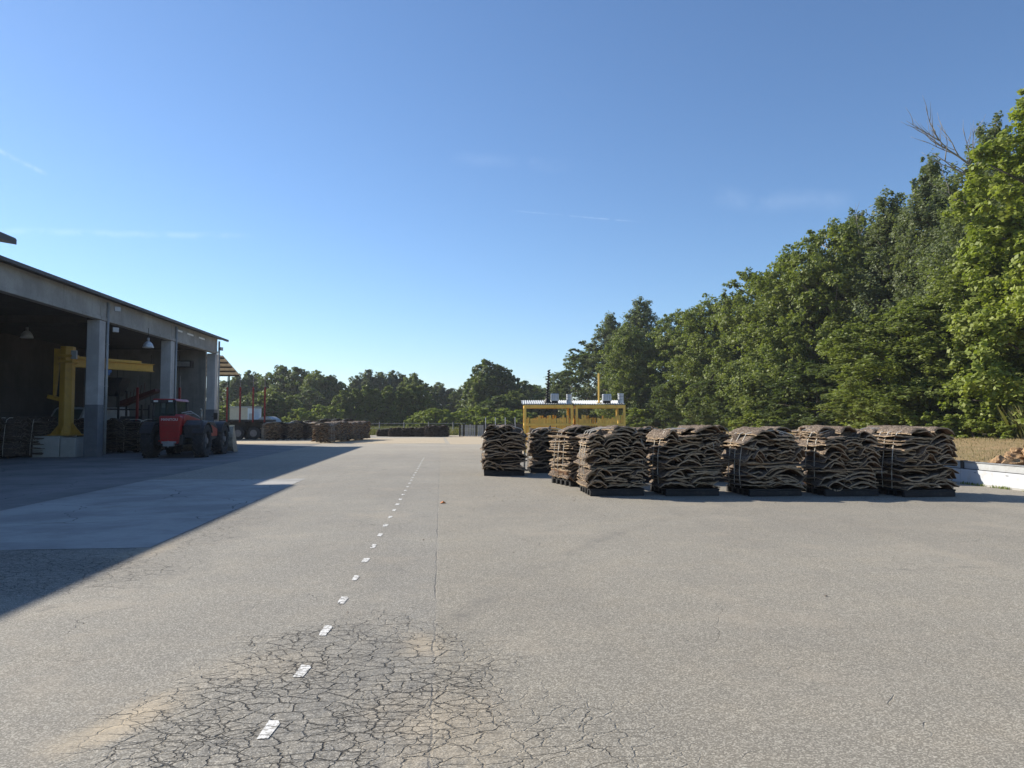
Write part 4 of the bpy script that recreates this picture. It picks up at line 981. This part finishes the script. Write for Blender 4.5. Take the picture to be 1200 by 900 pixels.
# ------------------------------------------------------------------ vegetation
ORD = ['first', 'second', 'third', 'fourth', 'fifth', 'sixth', 'seventh', 'eighth', 'ninth', 'tenth', 'eleventh', 'twelfth', 'thirteenth', 'fourteenth', 'fifteenth', 'sixteenth', 'seventeenth', 'eighteenth']
def place_words(px):
    for lim, w in ((282, 'by the canopy'), (322, 'behind the trailer stakes'), (380, 'above the left far bale row'), (446, 'above the right far bale row'), (526, 'above the low dark bark piles'),
                   (568, 'above the pale board fence'), (612, 'above the lone left bale'), (745, 'behind the yellow cages'), (850, 'above the second front bale'), (930, 'above the middle front bale'),
                   (1020, 'above the fourth front bale'), (1100, 'above the right end bale')):
        if px < lim: return w
    return 'above the white barrier'
def ordinals(pxs):
    o = sorted(range(len(pxs)), key=lambda i: pxs[i]); res = [''] * len(pxs)
    for k, i in enumerate(o): res[i] = ORD[k] + ' from left'
    return res
def leaves_np(rs, P, N, size, flat=.55):
    """kite-shaped leaf faces at points P facing roughly N"""
    n = len(P); J = rs.normal(size=(n, 3)) * flat; Nn = N + J; Nn /= np.linalg.norm(Nn, axis=1)[:, None] + 1e-9
    T = np.cross(Nn, rs.normal(size=(n, 3))); T /= np.linalg.norm(T, axis=1)[:, None] + 1e-9; B = np.cross(Nn, T)
    s = (size * rs.uniform(.65, 1.3, n))[:, None]
    V = np.stack([P - T * s * .55, P + B * s * .42 + T * s * .05, P + T * s * .6 + Nn * s * .08, P - B * s * .42 + T * s * .05], 1).reshape(-1, 3)
    return V, np.arange(4 * n).reshape(n, 4)
def crown_profile(kind):
    if kind == 'plane': return [(0, .7), (.12, 1.0), (.35, 1.0), (.6, .96), (.78, .84), (.9, .62), (1, .25)]
    if kind == 'poplar': return [(0, .45), (.15, .8), (.4, 1.0), (.65, .8), (.82, .5), (.93, .25), (1, .06)]
    if kind == 'round': return [(0, .55), (.15, .9), (.45, 1.0), (.7, .85), (.88, .55), (1, .1)]
    return [(0, .8), (.2, 1.0), (.5, .95), (.8, .65), (1, .1)]
def make_tree(kind, seed, Hh, Rr, leaf, nl, lsize, zb=.04, lobes=46, lr=(1.1, 2.0), dead=False, spread=1.0):
    """prototype tree; returns (trunk mesh object, crown mesh object) parented to an empty"""
    rs = np.random.RandomState(seed); rng = random.Random(seed)
    prof = crown_profile(kind); zs, rr = zip(*prof)
    root = empty('tree', (0, 0, 0))
    cent = []; z0 = Hh * zb
    for k in range(lobes):
        f = (k + rng.random()) / lobes; f = f ** .95; pr = np.interp(f, zs, rr) * Rr
        a = k * 2.39996 + rng.uniform(-.5, .5); lrad = rng.uniform(*lr) * (1 - .35 * f)
        r = max(0, pr - lrad * .55) * rng.uniform(.72, 1.12)
        cent.append((r * math.cos(a), r * math.sin(a), z0 + f * (Hh - z0) - lrad * (.9 if f > .8 else .3), lrad, f))
    # inner filler lobes
    for k in range(lobes // 4):
        f = rng.uniform(.1, .8); pr = np.interp(f, zs, rr) * Rr * .4; a = rng.uniform(0, 6.28); cent.append((pr * math.cos(a), pr * math.sin(a), z0 + f * (Hh - z0), rng.uniform(*lr), f))
    vert = {'poplar': 1.7, 'plane': 1.0, 'round': .95}.get(kind, 1.2)
    Vs, Fs, Ts, off = [], [], [], 0
    tot = sum(c[3] ** 2 for c in cent)
    for (x, y, z, lrad, f) in cent:
        n = int(nl * lrad ** 2 / tot); ncl = max(7, int(n / 45)); per = max(4, n // ncl)
        d = rs.normal(size=(ncl, 3)); d /= np.linalg.norm(d, axis=1)[:, None]; d[:, 2] = np.where(d[:, 2] < -.35, -d[:, 2], d[:, 2])
        cc = d * (lrad * rs.uniform(.55, 1.12, ncl))[:, None]; spk = rs.random_sample(ncl) < .12; cc[spk] *= 1.22; cc[spk, 2] += lrad * .35; cc[:, 2] *= vert; cc += np.array([x, y, z])
        cr = lrad * rs.uniform(.2, .48, ncl)
        q = rs.normal(size=(ncl, per, 3)); q *= (rs.uniform(.2, 1, (ncl, per)) ** .6 / np.linalg.norm(q, axis=2))[:, :, None]
        q[:, :, 2] *= .95 if kind != 'poplar' else 1.5
        P = (cc[:, None] + q * cr[:, None, None]).reshape(-1, 3)
        out = (P - np.array([x, y, z - lrad * .6])); out /= np.linalg.norm(out, axis=1)[:, None] + 1e-9
        N = out * .8 + np.array([0, 0, .25]); V, Fq = leaves_np(rs, P, N, lsize, .6)
        Vs.append(V); Fs.append(Fq + off); off += len(V)
        tc = rs.uniform(.0, .45, ncl).repeat(per); Ts.append(np.clip(tc + rs.uniform(-.15, .5, len(tc)), 0, 1))
    V = np.concatenate(Vs); V[:, 2] *= Hh / np.percentile(V[:, 2], 99.97); V[:, 2] = np.maximum(V[:, 2], .03)
    mesh_np('crown', V, np.concatenate(Fs), leaf, root, False, None, None, np.concatenate(Ts))
    t = MB(); path = []; n = 8; top = Hh * .86
    for i in range(n): f = i / (n - 1); path.append((.35 * math.sin(f * 3 + seed) * f, .3 * math.cos(f * 2.5 + seed) * f, f * top))
    br = Hh * .016 + .05
    t.tube(path, [br * (1.25 if i == 0 else 1 - .88 * i / (n - 1)) for i in range(n)], 8)
    for k, (x, y, z, lrad, f) in enumerate(cent):
        if k % 2 and kind != 'poplar': continue
        zs_ = max(.08 * Hh, z - math.hypot(x, y) * rng.uniform(.5, .9)); i = zs_ / top; px_, py_ = .35 * math.sin(i * 3 + seed) * i, .3 * math.cos(i * 2.5 + seed) * i
        m_ = Vector(((px_ + x) / 2 + rng.uniform(-.3, .3), (py_ + y) / 2 + rng.uniform(-.3, .3), (zs_ + z) / 2 + .2))
        if zs_ < top: t.tube([(px_, py_, zs_), m_, (x, y, z)], [br * .38 * (1 - i * .6), br * .22, .03], 5)
    t.build('trunk', 'tree_bark', root, 0, True)
    if dead:
        d = MB(); rg = random.Random(seed + 1)
        def brn(p, v, L, r, lvl):
            pts = [Vector(p)]; v = Vector(v).normalized()
            for i in range(5): v = (v + Vector((rg.uniform(-.18, .18), rg.uniform(-.18, .18), rg.uniform(-.08, .16)))).normalized(); pts.append(pts[-1] + v * L / 5)
            d.tube(pts, [r * (1 - .8 * i / 5) for i in range(6)], 5)
            if lvl:
                for i in (1, 2, 3, 4):
                    for s in range(2 if lvl > 1 else 1): brn(pts[i], v + Vector((rg.uniform(-.8, .8), rg.uniform(-.8, .8), rg.uniform(-.1, .6))), L * .5, r * .5, lvl - 1)
        brn((-1.6, -.9, Hh * .82), (-1, -.3, .22), 5.0, .09, 2); brn((-1.2, -.9, Hh * .76), (-1, -.3, .45), 4.6, .08, 1); brn((.6, 0, Hh * .84), (-.2, 0, 1), 3.2, .07, 1); brn((-1.8, -.8, Hh * .66), (-1, 0, .5), 4.0, .06, 1); brn((1.2, 0, Hh * .8), (.5, 0, 1), 3.4, .06, 1)
        d.build('dead_branches', 'dead_wood', root, 0, True)
    return root
PR = {}
def getp(key, *a, **k):
    PR[key] = (make_tree(*a, **k), [0]); return PR[key]
getp('planeA', 'plane', 1, 20, 5.5, 'leaf_plane', 62000, .25, .02, 80, (1.1, 2.1))
getp('planeB', 'plane', 2, 20, 5.5, 'leaf_plane', 62000, .25, .02, 70, (1.2, 2.3))
getp('bright', 'plane', 3, 22, 5.5, 'leaf_bright', 75000, .26, .02, 85, (1.1, 1.9))
getp('poplarA', 'poplar', 4, 22, 4.0, 'leaf_poplar', 60000, .19, .03, 80, (.9, 1.6))
getp('poplarD', 'poplar', 5, 20, 5.0, 'leaf_poplar', 66000, .19, .03, 85, (.9, 1.7), dead=True)
getp('darkA', 'plane', 6, 18, 5.0, 'leaf_dark', 26000, .30, .03, 40, (1.1, 2.1))
getp('farRound', 'round', 7, 12, 4.5, 'leaf_dark', 24000, .33, .03, 44, (1.1, 2.0))
getp('farPlane', 'round', 8, 12, 4.2, 'leaf_plane', 24000, .33, .03, 44, (1.1, 1.9))
getp('farPoplar', 'poplar', 9, 12, 2.4, 'leaf_poplar', 15000, .30, .03, 34, (.8, 1.3))
getp('linden', 'cone', 10, 8, 2.0, 'leaf_plane', 11000, .26, .01, 34, (.6, 1.0))
getp('shrub', 'cone', 11, 3, 1.8, 'leaf_bright', 5000, .17, .02, 16, (.35, .7))
dims = {'planeA': (20, 5.5), 'planeB': (20, 5.5), 'bright': (22, 5.5), 'poplarA': (22, 4.0), 'poplarD': (20, 5.0), 'darkA': (18, 5), 'farRound': (12, 4.5), 'farPlane': (12, 4.2), 'farPoplar': (12, 2.4), 'linden': (8, 2.0), 'shrub': (3, 1.8)}
NAMES = {'planeA': 'plane_tree', 'planeB': 'plane_tree', 'bright': 'plane_tree', 'poplarA': 'poplar_tree', 'poplarD': 'poplar_tree', 'darkA': 'broadleaf_tree', 'farRound': 'broadleaf_tree', 'farPlane': 'broadleaf_tree', 'farPoplar': 'poplar_tree', 'linden': 'young_tree', 'shrub': 'shrub'}
def tree(key, px, d, pytop, r, label, group, rot=None, z=0.0):
    root, cnt = PR[key]; o = root if cnt[0] == 0 else copy_tree(root); cnt[0] += 1
    Hh = zof(pytop, d) - z; h0, r0 = dims[key]; p = atd(px, d)
    o.name = NAMES[key]; o.location = (p.x, p.y, z); o.scale = (r / r0, r / r0, Hh / h0); o.rotation_euler = (0, 0, rot if rot is not None else (px * .37) % 6.28)
    tag(o, label, 'shrub' if key == 'shrub' else 'tree', group); return o
G1 = 'tall trees along the right side'
rt = [
 ('bright', 1250, 39, 94, 5.2, 'tallest bright yellow-green plane tree cut by the right edge of the photo', 2.0),
 ('poplarD', 1172, 48, 134, 5.0, 'grey-green poplar with bare dead branches sticking out of its top', 0.0),
 ('poplarA', 1097, 56, 178, 3.9, 'pointed grey-green poplar left of the one with dead branches', None),
 ('poplarA', 1048, 60, 220, 4.2, 'shorter grey-green poplar next left of the pointed one', 2.2),
 ('poplarD', 1010, 66, 243, 4.2, 'poplar with a loose airy top above the middle of the right-hand trees', 4.5),
 ('planeA', 982, 64, 256, 5.4, 'broad plane tree below the airy poplar top, right of centre of the tree wall', None),
 ('planeB', 1065, 47, 350, 5.2, 'low leafy plane tree before the poplars, above the fourth and fifth bales', None),
 ('planeA', 1150, 44, 300, 4.5, 'mid-height plane tree directly above the right end bale', 4.0),
 ('planeB', 935, 68, 284, 5.6, 'broad mid green plane tree above the middle bale of the front row', None),
 ('planeA', 885, 76, 314, 5.0, 'round topped plane tree standing taller than its left neighbour', 1.0),
 ('planeB', 836, 86, 344, 5.2, 'round plane tree with low skirts above the second front bale', None),
 ('planeA', 796, 96, 362, 4.8, 'plane tree with gap of sky at its upper left, right of the yellow cages', None),
 ('poplarA', 752, 112, 348, 5.6, 'dark grey-green tree with feathery top high above the right cage', 3.0),
 ('planeB', 738, 100, 378, 4.4, 'mid green plane tree directly behind the right cage', 2.5),
 ('poplarA', 716, 118, 366, 5.0, 'feathery dark tree just left of the highest one above the cages', 1.2),
 ('darkA', 690, 120, 400, 5.6, 'dark rounded tree behind and above the gap between the cages', None),
 ('darkA', 665, 128, 432, 4.6, 'lower dark tree behind the coiled pole', None),
]
for key, px, d, top, r, lab, rot in rt: tree(key, px, d, top, r, lab, G1, rot, bank_h(atd(px, d).x) if px > 1000 else 0)
BK = ((1290, 52, 150, 7), (1190, 60, 200, 6), (1120, 66, 250, 6), (1060, 72, 300, 6), (1000, 78, 320, 6), (955, 82, 335, 6), (905, 90, 350, 6), (860, 98, 370, 6), (815, 110, 385, 6), (770, 125, 400, 7), (1100, 50, 420, 4.5), (1020, 55, 420, 4.5), (960, 60, 425, 4.5), (900, 68, 435, 4.5), (850, 78, 440, 4.2), (800, 88, 445, 4.2), (760, 98, 450, 4.2))
bo_ = ordinals([b[0] for b in BK[:10]]) + ordinals([b[0] for b in BK[10:]])
for i, (px, d, top, r) in enumerate(BK):
    tree('darkA', px, d, top, r, ('dark tree in the shade behind the lit crowns, ' if i < 10 else 'low dark tree at the foot of the tree wall, ') + bo_[i],
         'dark trees behind the lit crowns' if i < 10 else 'low dark trees at the foot of the tree wall', None, .3 if px > 1000 else 0)
G2 = 'far trees beyond the yard'
ft = [('farRound', 262, 150, 446, 4), ('farPoplar', 278, 140, 438, 2.6), ('farPoplar', 291, 145, 434, 2.6), ('farPlane', 303, 150, 438, 3.5), ('farRound', 330, 140, 428, 4.6), ('farRound', 350, 138, 430, 4.4), ('farPlane', 372, 135, 434, 3.6), ('farRound', 388, 135, 440, 3.6),
      ('farPlane', 320, 128, 455, 3.8), ('farRound', 362, 125, 456, 3.4), ('farPlane', 295, 125, 460, 3.4), ('farPoplar', 398, 150, 450, 3),
      ('farPoplar', 418, 150, 440, 2.6), ('farPoplar', 432, 150, 433, 2.8), ('farPoplar', 446, 150, 436, 2.6), ('farPoplar', 460, 150, 434, 2.6), ('farPoplar', 472, 150, 439, 2.8), ('farPlane', 484, 145, 437, 3.0), ('farRound', 497, 150, 449, 3.4), ('farPoplar', 513, 165, 448, 3.4), ('farRound', 527, 165, 455, 4),
      ('farRound', 540, 150, 456, 3.6), ('farRound', 571, 128, 421, 4.0), ('farRound', 588, 128, 428, 3.8), ('farPlane', 563, 126, 436, 3.6), ('farRound', 612, 140, 446, 3.8), ('farPlane', 628, 150, 451, 4), ('farRound', 645, 150, 452, 3.6), ('farPlane', 600, 118, 458, 3.4), ('farRound', 583, 115, 464, 3.2), ('farPlane', 640, 125, 460, 3.4), ('farPoplar', 655, 145, 446, 2.6)]
fo_ = {}
for kk in ('farRound', 'farPlane', 'farPoplar'):
    ii = [i for i, q in enumerate(ft) if q[0] == kk]
    for i, w in zip(ii, ordinals([ft[i][1] for i in ii])): fo_[i] = w
for i, (k, px, d, top, r) in enumerate(ft):
    kind = {'farRound': 'dark round far tree', 'farPlane': 'mid green round far tree', 'farPoplar': 'slim grey-green far tree'}[k]
    lab, grp = kind, {'farRound': 'far dark round trees', 'farPlane': 'far mid green trees', 'farPoplar': 'far slim trees'}[k]
    lab += ' ' + place_words(px) + ', ' + fo_[i]
    if i == 22: lab, grp = 'tallest dark tree of the far line, alone between the open sky and the yellow cages', G2
    tree(k, px, d, top, r * 1.12, lab, grp)
LN = ((402, 457, 2.1), (416, 455, 2.0), (429, 451, 2.0), (440, 456, 2.1), (455, 452, 2.2), (469, 453, 2.2), (481, 450, 2.3), (492, 452, 2.4), (308, 462, 2.3), (322, 460, 2.3), (340, 464, 2.3))
lo_ = ordinals([q[0] for q in LN])
for i, (px, top, r) in enumerate(LN):
    tree('linden', px, 112, top, r, 'small egg-shaped green tree ' + place_words(px) + ', ' + lo_[i] + ' in its row', 'row of small egg-shaped trees')
SH = ((375, 108, 474, 2.6), (388, 108, 476, 2.4), (500, 98, 480, 2.4), (511, 97, 478, 2.6), (522, 98, 480, 2.4), (490, 100, 483, 2.0), (533, 100, 484, 2.2), (545, 110, 478, 3.0), (352, 106, 478, 2.6), (560, 100, 476, 3), (590, 96, 478, 3.2), (606, 92, 480, 3.0), (745, 90, 478, 3), (270, 110, 474, 3.5), (255, 110, 474, 3.5))
sh_ = ordinals([q[0] for q in SH])
for i, (px, d, top, r) in enumerate(SH):
    tree('shrub', px, d, top, r, 'low shrub ' + place_words(px) + ' before the far trees, ' + sh_[i], 'low shrubs before the far trees')
SB_ = ((1090, 42, 482, 1.6), (1115, 41, 486, 1.4), (1140, 40, 480, 1.5), (1170, 39, 484, 1.5), (1200, 38, 480, 1.6), (1060, 44, 486, 1.5), (880, 62, 484, 2.0), (905, 60, 488, 1.8), (1030, 46, 488, 1.5))
sb_ = ordinals([q[0] for q in SB_])
for i, (px, d, top, r) in enumerate(SB_):
    tree('shrub', px, d, top, r, 'small bright bush under the right-hand trees, ' + sb_[i], 'small bushes at the foot of the right-hand trees', None, .35)
def weeds(name, n, sampler, hrange, leaf, label, cat, seed):
    rs = np.random.RandomState(seed); P = np.array([sampler(rs) for _ in range(n)]); h = rs.uniform(*hrange, n); a = rs.uniform(0, 6.28, n); w = rs.uniform(.012, .035, n) * (h / .4) ** .5
    dx = np.stack([np.cos(a), np.sin(a), np.zeros(n)], 1) * w[:, None]; lean = rs.normal(size=(n, 3)) * .28 * h[:, None]; lean[:, 2] = 0; up = np.stack([np.zeros(n), np.zeros(n), h], 1)
    V = np.stack([P - dx, P + dx, P + dx * .6 + lean * .5 + up * .6, P - dx * .1 + lean + up], 1).reshape(-1, 3)
    o = mesh_np(name, V, np.arange(4 * n).reshape(n, 4), leaf, None, False, None, None, rs.uniform(0, 1, n)); tag(o, label, cat, None, 'stuff'); return o
def s_bank(rs):
    x = 17.6 + rs.uniform(0, 1) ** 1.1 * 22; y = rs.uniform(14, 75); return (x, y, bank_h(x))
weeds('dry_grass', 60000, s_bank, (.03, .13), 'leaf_dry', 'dry straw-coloured grass covering the bank before the right-hand trees', 'dry grass', 1)
def s_foot(rs):
    t_ = rs.uniform(0, 1); p = atd(1215 - 420 * t_, 38 + 52 * t_ ** 1.2 + rs.uniform(-2.0, 3.0)); return (p.x, p.y, bank_h(p.x) if p.x > 17.2 else 0)
weeds('tall_weeds', 42000, s_foot, (.5, 1.9), 'leaf_weed', 'tall tangled weeds along the foot of the right-hand trees', 'weeds', 2)
def s_verge(rs):
    p = atd(rs.uniform(230, 640), rs.uniform(71, 105)); return (p.x, p.y, 0)
weeds('verge_grass', 50000, s_verge, (.2, .75), 'leaf_weed', 'green and straw grass beyond the far edge of the yard', 'grass', 3)
def s_bar(rs):
    y = rs.uniform(3, 25); g = mnoise.noise(Vector((y * 1.3, 0, 0))); return (12.86 - abs(rs.normal()) * .05, y, -1 if g < -.05 else .0)
weeds('barrier_weeds', 2500, s_bar, (.02, .09), 'leaf_plane', 'tiny weeds growing along the foot of the white barrier', 'weeds', 4)

def crumbs():
    rs = np.random.RandomState(12); P = []
    for k in range(420):
        px = rs.uniform(560, 1130); c = atd(px, rs.choice([14.4, 14.8, 16.8, 20.2]) + rs.normal() * .35); P.append((c.x, c.y, .006))
    for k in range(60):
        c = atd(rs.uniform(150, 1100), rs.uniform(5, 30)); P.append((c.x, c.y, .006))
    P = np.array(P); n = len(P); a = rs.uniform(0, 6.28, n); sz = rs.uniform(.006, .02, n)
    V = []
    for k in range(5): V.append(P + np.stack([np.cos(a + k * 1.6) * sz, np.sin(a + k * 1.6) * sz * .6, np.zeros(n)], 1) if k < 4 else P + np.stack([0 * a, 0 * a, sz * .5], 1))
    V = np.stack(V, 1).reshape(-1, 3); b = np.arange(n)[:, None] * 5
    Fq = np.concatenate([b + np.array([[k, (k + 1) % 4, 4]]) for k in range(4)])
    o = mesh_np('bark_crumbs', V, Fq, 'cork_bark'); tag(o, 'small dark bark crumbs scattered on the asphalt around the cork bales', 'bark crumbs', None, 'stuff')
crumbs()
# ------------------------------------------------------------------ air
def haze():
    m, t = newmat('haze_air'); v = t.n('ShaderNodeVolumePrincipled', {'Color': (.86, .91, 1.0, 1), 'Density': .00028, 'Anisotropy': .3})
    t.n('ShaderNodeOutputMaterial', {'Volume': v}, None)
    o = MB().b2((-2600, -400, -1.1), (2600, 4100, 40)).build('haze', 'haze_air'); tag(o, kind='stuff'); return o
haze()
